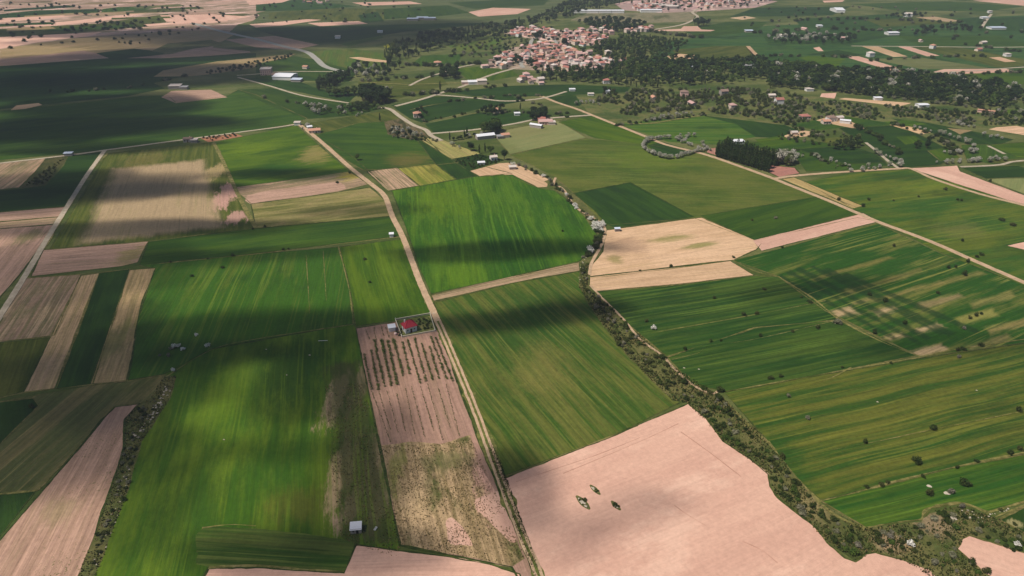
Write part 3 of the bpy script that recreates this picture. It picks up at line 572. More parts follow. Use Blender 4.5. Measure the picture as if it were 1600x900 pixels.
mg = [  # dry grass margins between fields
 ([(218,415),(400,397),(470,388),(540,380),(626,370)],1.6), ([(529,386),(545,450),(552,506)],1.3), ([(478,392),(484,490)],.6), ([(505,392),(510,470)],.5), ([(390,357),(500,347),(612,337)],1.4),
 ([(1020,520),(1100,506),(1200,488),(1290,470)],.7), ([(1050,562),(1090,552),(1110,540),(1180,530),(1310,500)],.7), ([(1130,613),(1200,600),(1300,582),(1440,558)],1.2), ([(1440,558),(1500,545),(1660,522)],.9),
 ([(1216,432),(1270,466),(1312,500),(1380,535),(1440,558)],1.6), ([(1275,784),(1330,772),(1400,752),(1500,728),(1660,695)],1.2), ([(1300,703),(1370,690),(1440,675),(1660,630)],.6),
 ([(1200,690),(1250,752),(1282,785)],2.2), ([(1130,620),(1165,660),(1200,692)],2.4), ([(1440,812),(1450,795),(1500,786),(1540,800)],2), ([(1540,803),(1580,790),(1660,765)],1), ([(1555,808),(1600,790),(1660,770)],.8),
 ([(1352,826),(1400,816),(1440,812)],1.6), ([(1280,786),(1310,808),(1352,826)],1.4), ([(786,746),(870,714),(960,680)],.9), ([(674,462),(790,436),(905,412)],.8), ([(665,460),(690,510),(730,590)],.8),
 ([(316,825),(360,820),(400,822)],1.2), ([(326,887),(400,884),(470,890),(538,893)],1.3), ([(0,622),(36,614),(85,608),(145,601),(200,594)],1.0), ([(-40,535),(40,530),(78,527)],1.2), ([(0,772),(55,767),(62,762)],1.6),
 ([(60,391),(150,384),(232,377),(320,366)],1.0), ([(42,434),(125,429),(200,421)],1.1), ([(96,338),(50,343),(0,346)],.9), ([(258,590),(330,547),(400,530),(552,507)],.8), ([(940,433),(1050,420),(1145,407)],.8), ([(1270,600),(1300,590),(1330,574)],.8),
 ([(70,390),(110,320),(140,272),(168,240)],2.2), ([(1146,407),(1180,424),(1216,432)],1.2), ([(640,172),(665,166),(700,160)],2),([(660,192),(700,184),(748,176)],3),([(850,194),(880,187),(928,180)],2)]
ZM = ZTOP + .05
for p, wd in mg:
    ZM += .0015
    o = ribbon('field_margin', p, wd * .8, M_DRY, ZM, jit=.2, broken=1.3)
M_EDGE = [field_mat('edge_grass_%d' % i, c1, c2, c3, 0, across=.3, along=.3, amt=.9, patch=.2, pamt=.7, grain=.4) for i, (c1, c2, c3) in enumerate(((S(58,72,30),S(90,92,46),S(44,60,24)),(S(112,106,60),S(84,86,42),S(140,126,84)),(S(48,64,26),S(70,80,36),S(38,52,22))))]
inv = lambda p: (800 + F_PX * p.x / (p.y * math.cos(PITCH) + CAM_H * math.sin(PITCH)), 450 + F_PX * (CAM_H * math.cos(PITCH) - p.y * math.sin(PITCH)) / (p.y * math.cos(PITCH) + CAM_H * math.sin(PITCH)))
for vi, P in enumerate(VERGES):
    rr = random.Random(vi); q = [inv(p) for p in P]
    zz = ZTOP + .004 + .0001 * vi
    ribbon('field_edge', q + [q[0]], rr.uniform(.7, 1.5), M_EDGE[rr.randrange(3)], zz, smooth=0, jit=.3, broken=1.1)
# ------------------------------------------------------------------ vegetation prototypes (unit height)
M_BARK = plain('bark', S(96,82,66), .3, 4)
M_LEAF = leaf_mat('leaves_dark', S(34,52,28), S(58,76,38), S(70,84,44))
M_LEAFM = leaf_mat('leaves_mid', S(58,82,34), S(88,106,46), S(96,104,56))
M_POP = leaf_mat('leaves_poplar', S(36,54,26), S(62,80,38), S(70,82,44))
M_BLOS = leaf_mat('leaves_silver', S(150,150,126), S(214,208,196), S(150,154,118))
M_WHITE = leaf_mat('blossom_white', S(224,220,206), S(250,246,238), S(214,212,190))
M_SHR = leaf_mat('leaves_shrub', S(44,60,28), S(74,86,40), S(90,92,50))
M_SHG = leaf_mat('leaves_greyshrub', S(110,112,84), S(150,146,118), S(136,128,114))
M_VINE = leaf_mat('leaves_vine', S(56,84,26), S(88,114,40))
def tube(V, Fc, p, q, r0, r1, n=6):
    d = (q - p).normalized(); a = d.orthogonal().normalized(); b = d.cross(a); s = len(V)
    for c, r in ((p, r0), (q, r1)):
        for i in range(n):
            t = 2 * math.pi * i / n; V.append(tuple(c + (a * math.cos(t) + b * math.sin(t)) * r))
    for i in range(n): Fc.append((s+i, s+(i+1) % n, s+n+(i+1) % n, s+n+i))
def crown_mesh(name, lobes, n, size, mat, rng, flat=.0):
    """leaf clumps spread through overlapping lobes"""
    V = []; Fc = []
    wts = [l[3] ** 2 for l in lobes]
    for _ in range(n):
        l = rng.choices(lobes, wts)[0]
        while True:
            d = Vector((rng.gauss(0, 1), rng.gauss(0, 1), rng.gauss(0, 1)))
            if d.length > .1: break
        d.normalize()
        r = l[3] * (1 - abs(rng.gauss(0, .22)))
        sz = l[4] if len(l) > 4 else 1
        c = Vector((l[0] + d.x * r, l[1] + d.y * r, l[2] + d.z * r * sz))
        if c.z < .02: c.z = .02 + rng.random() * .05
        nn = (d + Vector((rng.gauss(0, .5), rng.gauss(0, .5), rng.gauss(0, .5) + .2))).normalized()
        a = nn.orthogonal().normalized(); a = Matrix.Rotation(rng.random() * 6.28, 3, nn) @ a; b = nn.cross(a)
        s = size * rng.uniform(.6, 1.35); s2 = s * rng.uniform(.55, .95); k = len(V)
        V += [tuple(c + a * s), tuple(c + b * s2 + nn * s * .2), tuple(c - a * s * rng.uniform(.7, 1)), tuple(c - b * s2 + nn * s * .2)]
        Fc += [(k, k+1, k+2), (k, k+2, k+3)]
    return pydata(name, V, Fc, [mat])
PROTO = {}; LOD = {}
def add_proto(kind, trunk, crown): PROTO.setdefault(kind, []).append((trunk, crown))
rp = random.Random(3)
def mk_broad(kind, mat, n=430):
    V = []; Fc = []
    lobes = []
    tube(V, Fc, Vector((0, 0, -.02)), Vector((.01, 0, .3)), .035, .025); 
    for i in range(7):
        t = i * 2.4 + rp.random(); r = rp.uniform(.10, .26); z = rp.uniform(.42, .82)
        p = Vector((math.cos(t) * r, math.sin(t) * r, z)); lobes.append((p.x, p.y, p.z, rp.uniform(.13, .2), .85))
        tube(V, Fc, Vector((.01, 0, rp.uniform(.22, .3))), p, .018, .005, 5)
    lobes.append((0, 0, .62, .27, 1))
    add_proto(kind, pydata('trunk', V, Fc, [M_BARK]), crown_mesh('crown', lobes, n, .055, mat, rp))
    LOD.setdefault(kind, []).append(crown_mesh('crown', lobes, 190, .08, mat, rp))
def mk_poplar(kind, mat, n=420, wd=.11):
    V = []; Fc = []; lobes = []
    tube(V, Fc, Vector((0, 0, -.02)), Vector((0, 0, .9)), .018, .004)
    for i in range(8):
        z = .14 + i * .105; r = wd * (1.0 - abs(z - .42) * 1.05) * rp.uniform(.85, 1.1)
        lobes.append((rp.uniform(-.02, .02), rp.uniform(-.02, .02), z, max(r, .03), 1.3))
        t = i * 2.2; tube(V, Fc, Vector((0, 0, z - .08)), Vector((math.cos(t) * r * .7, math.sin(t) * r * .7, z + .03)), .007, .002, 4)
    add_proto(kind, pydata('trunk', V, Fc, [M_BARK]), crown_mesh('crown', lobes, n, .03, mat, rp))
    LOD.setdefault(kind, []).append(crown_mesh('crown', lobes, 170, .05, mat, rp))
for _ in range(3): mk_broad('tree', M_LEAF); mk_broad('treem', M_LEAFM); mk_broad('silver', M_BLOS); 
for _ in range(2): mk_poplar('poplar', M_POP)
mk_broad('white', M_WHITE, 520); mk_broad('white', M_WHITE, 520)
SHRUB = {}
def mk_shrub(kind, mat, n):
    V = []; Fc = []; lobes = []
    for i in range(6):
        t = i * 1.9 + rp.random(); r = rp.uniform(.12, .42)
        lobes.append((math.cos(t) * r, math.sin(t) * r, rp.uniform(.25, .6), rp.uniform(.22, .36), .9))
        tube(V, Fc, Vector((0, 0, -.03)), Vector((math.cos(t) * r, math.sin(t) * r, .5)), .04, .012, 4)
    lobes.append((0, 0, .5, .42, .95))
    me = crown_mesh('shrub', lobes, n, .095, mat, rp)
    bm = bmesh.new(); bm.from_mesh(me); s = len(bm.faces)
    vs_ = [bm.verts.new(v) for v in V]
    for f in Fc: q = bm.faces.new([vs_[i] for i in f]); q.material_index = 1
    me.materials.append(M_BARK); bm.to_mesh(me); bm.free()
    SHRUB.setdefault(kind, []).append(me)
for _ in range(4): mk_shrub('shrub', M_SHR, 300); mk_shrub('grey', M_SHG, 280)
for _ in range(3): mk_shrub('vine', M_VINE, 90)
for _ in range(2): mk_shrub('green', M_LEAFM, 280); mk_shrub('whites', M_WHITE, 320)
def place_tree(kind, p, h, label, group=None, wd=1.0, name=None, cat='tree'):
    tk, cr = R.choice(PROTO[kind])
    s = h * R.uniform(.88, 1.12); x = s * wd * R.uniform(.9, 1.12)
    e = empty(name or {'poplar': 'poplar_tree', 'white': 'blossoming_tree', 'silver': 'silvery_tree'}.get(kind, 'broadleaf_tree'), p, R.random() * 6.28, (x, x * R.uniform(.9, 1.1), s))
    tag(e, label, cat, group)
    mesh_obj('trunk', tk, e); mesh_obj('crown', cr, e)
    return e
def place_shrub(kind, p, h, label, group=None, wd=1.0, name='shrub', cat='shrub'):
    o = mesh_obj(name, R.choice(SHRUB[kind]))
    o.location = p; o.rotation_euler = (0, 0, R.random() * 6.28)
    x = h * wd * R.uniform(.85, 1.2); o.scale = (x, x * R.uniform(.8, 1.2), h * R.uniform(.85, 1.15))
    return tag(o, label, cat, group)
def scatter(poly_px, n, gap, rng=R, clump=0, thr=.02):
    P = [G(*q) for q in poly_px]; pl = [(p.x, p.y) for p in P]
    x0, x1 = min(p[0] for p in pl), max(p[0] for p in pl); y0, y1 = min(p[1] for p in pl), max(p[1] for p in pl)
    out = []; tries = 0
    while len(out) < n and tries < n * 60:
        tries += 1; q = (rng.uniform(x0, x1), rng.uniform(y0, y1))
        if not inside(q, pl): continue
        if clump and mnoise.noise(Vector((q[0] * clump, q[1] * clump * .5, 2))) + .4 * mnoise.noise(Vector((q[0] * clump * 3, q[1] * clump * 1.5, 5))) < thr: continue
        if any((q[0]-a[0])**2 + (q[1]-a[1])**2 < gap * gap for a in out): continue
        out.append(q)
    return [Vector((a, b, 0)) for a, b in out]
def along(pts, gap, jit=.3, rng=R):
    P = [G(*q) for q in pts]; out = []; acc = 0
    for a, b in zip(P, P[1:]):
        L = (b - a).length; d = acc
        while d < L:
            q = a.lerp(b, d / L); out.append(q + Vector((rng.gauss(0, jit), rng.gauss(0, jit), 0))); d += gap * rng.uniform(.75, 1.3)
        acc = d - L
    return out
def stuff_trees(name, label, cat, items):
    """a far mass of trees nobody could count, as one mesh: items = (mesh, matrix)"""
    Vs = []; Ts = []; Ms = []; mats = []; nv = 0
    for me, mx in items:
        v = np.empty(len(me.vertices) * 3, np.float32); me.vertices.foreach_get('co', v); v = v.reshape(-1, 3)
        M = np.array(mx); v = v @ M[:3, :3].T + M[:3, 3]
        if me.materials[0] not in mats: mats.append(me.materials[0])
        k = mats.index(me.materials[0])
        f = [tuple(i + nv for i in p.vertices) for p in me.polygons]
        Vs += v.tolist(); Ts += f; Ms += [k] * len(f); nv += len(v)
    o = mesh_obj(name, pydata(name, Vs, Ts, mats, Ms)); tag(o, label, cat, kind='stuff'); return o
def mat_of(p, s, x, rz): return Matrix.Translation(p) @ Matrix.Rotation(rz, 4, 'Z') @ Matrix.Diagonal((x, x, s, 1))
def wood(poly, n, gap, kinds, hr, label, group, keep, mass_label, wd=1.0):
    pts = scatter(poly, n, gap); pts.sort(key=lambda p: p.length)
    rest = []
    for i, p in enumerate(pts):
        kd = R.choice(kinds); h = R.uniform(*hr)
        if i < keep: place_tree(kd, p, h, label, group, wd)
        else:
            cr = R.choice(LOD[kd]); rest.append((cr, mat_of(p, h, h * wd * R.uniform(.9, 1.2), R.random() * 6.28)))
    if rest: stuff_trees('distant_wood', mass_label, 'wood', rest)

def bushes(poly, n, gap, kinds, hr, label, group, keep, mass, wd=1.0, clump=0):
    pts = scatter(poly, n, gap, R, clump, -.12); pts.sort(key=lambda p: p.length); rest = []
    for i, p in enumerate(pts):
        if i < keep: place_shrub(R.choice(kinds), p, R.uniform(*hr), label, group, wd)
        else:
            h = R.uniform(*hr); rest.append((R.choice(SHRUB[R.choice(kinds)]), mat_of(p, h, h * wd * R.uniform(.85, 1.2), R.random() * 6.28)))
    if rest: stuff_trees('distant_bushes', mass, 'bushes', rest)

# ------------------------------------------------------------------ woods and trees
wood([(606,112),(600,84),(622,68),(660,58),(720,50),(790,38),(840,30),(880,8),(905,-14),(1000,-16),(975,6),(930,16),(900,24),(880,30),(800,50),(770,58),(720,70),(680,80),(640,92),(622,108)],560,6.5,['tree','tree','treem','poplar'],(8,14),
     'dark tree in the river woods left of and above the village','trees of the river woods',40,'dark river woods fading away behind the village',1.05)
wood([(832,112),(880,113),(940,110),(958,100),(1000,92),(1060,92),(1100,96),(1200,100),(1270,104),(1290,118),(1180,124),(1150,132),(1060,134),(1000,140),(960,132),(900,130),(850,126)],540,6,['tree','treem','tree','treem','poplar'],(6,12),
     'dark tree in the wooded belt below the village','trees of the belt below the village',45,'dense trees behind the wooded belt below the village',1.1)
wood([(1200,104),(1270,106),(1300,110),(1400,112),(1440,118),(1520,126),(1590,138),(1600,160),(1540,168),(1480,164),(1420,156),(1320,146),(1270,142),(1200,138)],640,5.5,['tree','tree','tree','tree','treem','tree','treem','treem','tree','silver'],(6,11),
     'dark tree in the wooded belt at right','trees of the belt at right',45,'dense trees filling the wooded belt at right',1.15)
wood([(940,70),(985,56),(1010,62),(1075,66),(1060,84),(1010,92),(960,98),(930,88),(925,76)],190,7.5,['tree','treem','treem','poplar'],(7,12),  # paler crowns mixed in so leaf colour imitates sunlit variation
     'dark tree in the woods right of the village','trees right of the village',15,'dark trees massed right of the village',1.1)
wood([(930,46),(900,36),(960,32),(1010,40),(1000,48),(960,52)],60,12,['tree'],(9,13),'dark tree in the small wood above the village','trees above the village',6,'small dark wood above the village',1.1)
wood([(1200,58),(1240,56),(1290,54),(1335,60),(1334,68),(1290,70),(1230,70),(1200,66)],55,10,['tree','silver','tree'],(7,11),'tree in the long grove among the far right fields','trees of the far right grove',20,'far right grove of trees seen as one mass',1.2)
wood([(965,4),(1010,-6),(1150,-10),(1220,-2),(1190,8),(1150,14),(1090,18),(1030,18)],130,12,['tree','treem'],(6,9),'tree among the houses of the far town','trees of the far town',6,'trees between the houses of the far town',1.2)
# groves left of centre
for q, n, gap, kd, hr, lb in (
    ([(493,138),(500,132),(548,116),(545,126),(520,136),(498,143)],34,6,['poplar','tree'],(10,14),'tree in the dark slanting grove right of the white roofs'),
    ([(510,150),(556,146),(558,150),(520,152)],22,5,['tree','treem'],(9,12),'tree in the rounded grove below the slanting dark grove'),
    ([(562,160),(570,146),(590,146),(606,152),(608,160),(590,164)],26,6,['tree'],(12,16),'tall dark tree in the grove beside the winding gravel road'),
    ([(545,172),(560,164),(588,166),(585,172),(560,176)],16,5,['tree','treem'],(6,9),'lower tree fringing the grove beside the winding gravel road'),
    ([(540,112),(560,102),(600,106),(615,116),(600,124),(560,122)],34,8,['tree','silver','tree'],(7,10),'tree in the mixed grove where the grey road bends'),
    ([(690,124),(692,114),(712,114),(714,124)],14,5,['tree'],(10,13),'tree in the small square grove beside the village road'),
    ([(755,210),(758,203),(776,200),(782,208),(770,212)],12,5,['tree','treem'],(9,15),'tree behind the long white roofed barn'),
    ([(828,188),(832,181),(850,180),(854,186),(842,190)],11,5,['tree'],(9,13),'tree behind the pink roofed farmyard'),
    ([(605,206),(615,200),(640,205),(660,212),(650,220),(620,216)],20,6,['tree','silver'],(4,7),'small tree in the scrub beside the winding road'),
    ([(475,166),(500,168),(520,176),(495,180)],16,6,['treem','silver'],(5,8),'pale green tree in the row left of the road grove'),
    ([(525,182),(535,168),(552,174),(548,180)],9,6,['silver','treem'],(5,8),'pinkish grey tree in the row left of the road grove'),
    ([(648,176),(660,172),(668,180),(655,186)],6,6,['tree'],(5,7),'tree beside the cream house in the centre'),
    ([(752,178),(765,170),(785,172),(788,178),(770,182)],20,6,['tree'],(6,9),'tree in the clump round a small white house in the centre'),
    ([(1300,234),(1318,222),(1340,220),(1346,230),(1330,236)],20,6,['tree','treem'],(6,9),'dark tree below the right hand farmhouses'),
    ([(1440,225),(1452,222),(1450,232),(1430,232)],10,6,['tree'],(5,8),'dark tree in the field right of the farmhouses'),
    ([(1160,96),(1178,90),(1200,94),(1190,104)],14,8,['tree'],(6,9),'tree in the fringe of fields above the belt'),
    ([(1080,42),(1086,36),(1108,34),(1106,42)],9,9,['tree'],(11,15),'big dark tree below the far town road'),
    ([(878,74),(884,66),(888,72)],3,5,['tree'],(12,15),'large dark tree in the middle of the village'),
    ([(835,62),(845,55),(840,60)],4,5,['tree'],(9,11),'dark tree on the village hilltop'),
    ([(802,100),(808,92),(812,98)],5,5,['tree'],(8,11),'dark tree at the left end of the village'),
    ([(822,104),(832,98),(836,102)],5,5,['tree'],(7,9),'tree inside the curve of the village street'),
    ([(1425,56),(1440,48),(1452,46),(1460,54),(1435,58)],10,9,['tree'],(9,12),'tree in the first dark clump of the far right fields'),
    ([(1455,46),(1490,40),(1535,48),(1500,52)],22,9,['tree'],(7,10),'tree in the second dark clump of the far right fields'),
    ([(1380,28),(1415,22),(1448,24),(1440,28)],18,10,['tree'],(6,9),'tree in the dark row by the white farm far right'),
    ([(770,62),(776,58),(784,54),(780,60)],5,8,['tree'],(8,10),'dark tree at the upper left edge of the village')):
    wood(q, n, gap, kd, hr, lb, lb.replace('tree ', 'trees ', 1), n if n < 13 else n // 2, 'trees massed behind, ' + lb.split('tree ', 1)[1], 1.1)
# poplar plantation beside the diagonal road
for row, (a, b) in enumerate((((1119,245),(1202,270)), ((1121,241),(1206,265)), ((1126,238),(1210,260)), ((1134,236),(1216,256)))):
    for p in along([a, b], 2.5, .25):
        place_tree('poplar', p, R.uniform(12.5, 15), 'tall poplar in the %s row of the dark plantation' % ['front', 'second', 'third', 'back'][row], 'poplar plantation', 1.15)
for p in scatter([(1206,258),(1214,248),(1238,250),(1242,258),(1228,260)], 18, 3): place_tree(R.choice(['treem','silver']), p, R.uniform(9, 13), 'greyish tree at the right end of the poplar plantation', 'trees at the end of the poplar plantation', .8)
# silvery blossoming trees round the oval field
lp = [(1046,217),(1030,218),(1012,221),(1004,228),(1008,236),(1020,242),(1034,247),(1046,249),(1058,247),(1070,244),(1082,240),(1092,237),(1100,236),(1106,232)]
for p in along(lp, 2.6, .6): place_tree('silver', p, R.uniform(3.6, 6.0), 'silvery blossoming tree in the ring round the oval field', 'silvery trees round the oval field', 1.25)
for q, lb in (([(1056,220),(1066,215),(1085,213)],'silvery tree in the short row above the diagonal road'), ([(1060,222),(1075,226),(1088,231)],'silvery tree on the far side of the diagonal road'), ([(1094,234),(1102,228),(1106,236)],'silvery tree where the ring meets the diagonal road'),
    ([(1206,244),(1240,244),(1262,246)],'silvery tree in the hedge above the maroon plot'), ([(1272,244),(1290,251),(1310,257),(1332,262)],'silvery tree in the long hedge of the right hand green field'), ([(1330,268),(1352,265),(1380,262),(1412,259)],'silvery tree in the hedge along the right hand dirt road'),
    ([(1368,240),(1386,248),(1408,258)],'silvery tree beside the white track at right'), ([(1430,202),(1444,204),(1460,208)],'silvery tree in the row by the tan plot at right'), ([(1470,210),(1490,217),(1510,224),(1525,233)],'silvery tree in the long slanting hedge at right'),
    ([(1478,240),(1500,240),(1530,238)],'silvery tree in the short hedge at right'), ([(1470,256),(1500,254),(1540,252),(1572,250)],'silvery tree in the lower hedge at far right'), ([(1472,193),(1500,197),(1524,202)],'silvery tree in the hedge below the wooded belt'),
    ([(1300,112),(1330,116),(1370,120),(1390,124)],'silvery tree on the upper edge of the wooded belt'), ([(1460,136),(1500,136),(1560,136),(1620,138)],'silvery tree in the far row right of the belt'), ([(1020,188),(1040,183),(1060,181),(1080,179)],'silvery tree beside the orchard track'), ([(1013,190),(1024,187),(1036,185)],'big silvery tree by the orchard track'),
    ([(706,226),(712,230),(722,232)],'silvery tree in front of the long barn'), ([(555,182),(566,178)],'silvery tree in the meadow left of the winding road'), ([(474,202),(484,198)],'silvery tree by the two huts left of the winding road'), ([(600,140),(612,138)],'silvery tree above the road grove'), ([(1250,56),(1262,58)],'silvery tree at the left end of the far right grove'), ([(900,164),(925,160),(940,166)],'silvery tree at the edge of the scrub orchard'), ([(1540,214),(1575,220)],'silvery tree right of the slanting hedge')):
    for p in along(q, 4.6, 1.6): place_tree('silver', p, R.uniform(2.6, 6.0), lb, lb.replace('tree ', 'trees ', 1), 1.25)
# stream side trees near the vegetable plot
for x, y, k, h, lb in ((736,236,'tree',9,'dark tree in front of the long barn, left of three'),(749,240,'poplar',9,'slim poplar in front of the long barn'),(758,238,'poplar',10,'tallest slim poplar in front of the long barn'),(767,241,'treem',9,'light green tree in front of the long barn, rightmost'),(788,250,'tree',11,'dark tree at the top of the stream hedge'),
    (703,220,'poplar',9,'lone slim poplar by the end of the winding road'),(730,214,'poplar',11,'slim poplar left of the long barn'),(726,216,'poplar',9,'shorter slim poplar left of the long barn'),(594,190,'poplar',9,'lone slim poplar in the meadow by the winding road'),(688,142,'poplar',14,'lone dark poplar beside the works road'),(558,250,'treem',7,'round light green tree beside the middle dirt road'),(945,146,'tree',9,'dark tree beside the white house in the belt field'),
    (606,104,'poplar',15,'tall dark poplar at the tip of the river woods'),(813,172,'poplar',9,'slim dark poplar above the pink roofed farmyard')):
    place_tree(k, G(x, y), h, lb)
for p in along([(708,220),(724,217),(740,214),(752,212)], 5, 1): place_tree(R.choice(['tree','silver']), p, R.uniform(4, 6), 'low tree in the hedge left of the long barn', 'hedge trees left of the long barn', 1.2)
# scrub orchard with small trees
bushes([(950,140),(1000,142),(1150,138),(1230,146),(1270,160),(1230,176),(1200,186),(1140,180),(1080,172),(1000,182),(950,176),(930,160)], 520, 4, ['shrub','shrub','green','grey','shrub'], (2.4, 5), 'small bush in the scrubby orchard below the wooded belt', 'bushes of the scrubby orchard', 12, 'mass of smaller bushes, in the scrubby orchard below the wooded belt', clump=.05)
bushes([(1230,165),(1300,160),(1420,168),(1520,176),(1600,176),(1620,196),(1560,196),(1500,196),(1420,182),(1360,188),(1310,178),(1240,196),(1200,190)], 420, 4.5, ['shrub','green','grey','shrub'], (2.2, 4.6), 'bush on the rough ground below the right hand woods', 'bushes below the right hand woods', 12, 'mass of smaller bushes, the rough ground below the right hand woods', clump=.05)
bushes([(1200,215),(1250,200),(1300,205),(1330,215),(1300,232),(1260,225)], 40, 6, ['shrub','grey','green'], (2, 4), 'bush near the right hand farmhouses', 'bushes near the right hand farmhouses', 16, 'scrub near the right hand farmhouses', 1.0)
wood([(1520,165),(1620,150),(1640,200),(1560,190)], 40, 8, ['tree','silver','treem'], (4, 7), 'small tree at the right end of the wooded belt', 'small trees at the right end of the belt', 15, 'small trees massed at the right end of the belt', 1.15)
bushes([(0,4),(120,4),(300,10),(390,30),(300,50),(220,70),(100,72),(0,78)], 150, 9, ['shrub'], (3, 6), 'dark bush dotted over the dry land at upper left', 'bushes on the dry land at upper left', 8, 'mass of smaller bushes, dotted over the dry land at upper left', 1.1)
bushes([(150,36),(220,32),(230,46),(120,50),(80,48)], 30, 9, ['shrub'], (4, 7), 'dark bush in the thick scrub band at upper left', 'bushes of the scrub band at upper left', 6, 'mass of smaller bushes, in the thick scrub band at upper left', 1.2)
bushes([(310,118),(340,110),(400,96),(460,84),(440,96),(380,110)], 45, 6, ['shrub'], (2.5, 5), 'bush on the dry bank left of the white roofs', 'bushes on the dry bank at upper left', 8, 'mass of smaller bushes, the dry bank left of the white roofs')
bushes([(400,0),(620,0),(700,20),(560,40),(400,36)], 50, 16, ['shrub'], (3, 6), 'dark bush scattered over the far central plain', 'bushes on the far central plain', 5, 'mass of smaller bushes, scattered over the far central plain', 1.1)
bushes([(1080,14),(1300,10),(1500,14),(1640,20),(1640,60),(1400,64),(1200,50)], 70, 14, ['shrub','grey'], (3, 6), 'dark bush scattered over the far right fields', 'bushes on the far right fields', 8, 'mass of smaller bushes, scattered over the far right fields', 1.2)
bushes([(700,70),(780,60),(770,90),(700,90)], 40, 8, ['shrub','grey','green'], (3, 5), 'bush on the slope left of the village', 'bushes on the slope left of the village', 6, 'mass of smaller bushes, the slope left of the village', 1.1)
wood([(770,52),(860,44),(950,56),(955,104),(880,110),(770,106)], 240, 6, ['tree','treem','tree'], (4, 8), 'garden tree between the village houses', 'garden trees in the village', 20, 'garden greenery between the village houses', 1.1)
for p in scatter([(612,215),(640,205),(690,222),(668,222)], 24, 4): place_shrub(R.choice(['shrub','grey','green']), p, R.uniform(1.8, 3.2), 'bush in the scrub where the winding road ends', 'bushes where the winding road ends')
bushes([(708,252),(748,242),(788,251),(740,265)], 60, 3, ['green','shrub','shrub'], (1.2, 2.2), 'low bush in the dark garden plot above the tan field', 'bushes of the dark garden plot', 14, 'low greenery of the dark garden plot', 1.0)
for p in scatter([(318,216),(365,209),(376,212),(330,220)], 26, 4): place_shrub('shrub', p, R.uniform(1.4, 2.4), 'dark bush on the red soil plot at left', 'bushes on the red soil plot')
bushes([(40,290),(75,262),(100,248),(92,262),(70,288)], 40, 3, ['shrub'], (1.2, 2.4), 'bush in the dark brown plot at left', 'bushes of the dark brown plot', 12, 'low scrub of the dark brown plot', 1.0)
its = []
for q, n, hh in (([(1290,140),(1440,160),(1560,172)],26,(3,5)),([(960,196),(1040,186),(1100,180)],24,(2,4)),([(1180,176),(1250,204),(1290,216)],26,(2.5,4.5)),([(1400,196),(1452,210),(1500,242)],24,(2.5,4.5)),([(1340,200),(1380,222),(1410,240)],22,(2.5,5)),([(1250,236),(1300,256),(1330,266)],16,(1.5,3)),
    ([(640,150),(720,142),(800,134)],22,(3,6)),([(700,160),(780,152),(850,150)],22,(2,4)),([(560,128),(640,122),(700,118)],22,(3,6)),([(640,102),(700,104),(760,98)],20,(4,7)),([(1200,34),(1350,30),(1500,36)],22,(4,7)),([(1060,100),(1200,88),(1330,90)],22,(3,6)),([(1420,118),(1520,116),(1640,112)],20,(3,6)),([(1180,52),(1300,46),(1420,50)],20,(4,8)),([(0,150),(200,138),(300,118)],10,(2,5)),([(400,150),(500,170),(600,170)],12,(2,4)),([(960,40),(1040,54),(1100,60)],26,(4,8)),([(800,150),(850,168),(900,186)],18,(2,4)),([(660,190),(760,174),(840,178)],16,(2,4)),([(1350,96),(1450,90),(1560,88)],18,(3,6)),([(1500,70),(1580,80),(1680,90)],16,(3,6))):
    P_ = [G(*c_) for c_ in q]
    for p in along(q, sum((P_[i+1] - P_[i]).length for i in range(len(P_) - 1)) / n, 1.2):
        for _ in range(R.choice([0, 1, 1, 2, 3])):
            h = R.uniform(*hh); its.append((R.choice(SHRUB[R.choice(['shrub', 'shrub', 'grey', 'green'])]), mat_of(p + Vector((R.gauss(0, 3), R.gauss(0, 2), 0)), h, h * R.uniform(.9, 1.5), R.random() * 6.28)))
stuff_trees('far_hedges', 'broken lines of small bushes along the distant field edges', 'hedges', its)
# ---- stream hedge
st = [(800,256),(818,262),(835,270),(855,280),(862,288),(880,302),(895,320),(910,332),(925,345),(934,352),(937,372),(928,388),(914,405)]
for p in along(st, 4.4, 1.2): place_shrub(R.choice(['shrub','shrub','grey','green','whites']), p, R.uniform(2.0, 4.0), 'bush in the narrow hedge along the upper stream', 'bushes along the upper stream')
for p in scatter([(926,346),(940,344),(945,352),(938,366),(928,360)], 9, 2.2): place_shrub('whites', p, R.uniform(2.4, 3.8), 'pale grey bush in the clump beside the tan field', 'pale bushes in the clump by the tan field')
for p in along([(932,372),(935,382),(926,392),(918,402)], 2.2, 1.2): place_shrub('shrub', p, R.uniform(2.4, 3.6), 'dark bush on the stream bend beside the tan field', 'dark bushes on the stream bend')
bushes([(907,412),(920,412),(918,450),(960,486),(990,520),(1040,562),(1070,590),(1120,620),(1130,640),(1090,635),(1050,618),(985,558),(940,500),(912,462)], 105, 2.0, ['shrub','shrub','shrub','green','grey'], (1.0, 2.4), 'dark bush in the middle stretch of the stream bank', 'bushes of the middle stream bank', 22, 'low scrub between the bushes of the middle stream bank', 1.2)
bushes([(1090,637),(1130,625),(1180,680),(1230,735),(1270,785),(1310,815),(1350,832),(1340,868),(1300,845),(1250,800),(1210,760),(1200,735),(1130,685)], 88, 2.0, ['shrub','shrub','green','grey','shrub'], (1.0, 2.3), 'dark bush on the stream bank beside the big pink field', 'bushes of the bank beside the big pink field', 22, 'low scrub between the bushes beside the big pink field', 1.25)
bushes([(1350,835),(1440,820),(1460,803),(1500,795),(1560,830),(1620,850),(1590,866),(1540,842),(1510,832),(1490,855),(1540,900),(1500,900),(1430,880),(1370,858)], 66, 2.2, ['shrub','green','grey','shrub'], (.9, 2.1), 'bush on the rough ground at lower right', 'bushes of the rough ground at lower right', 20, 'low scrub on the rough ground at lower right', 1.25)
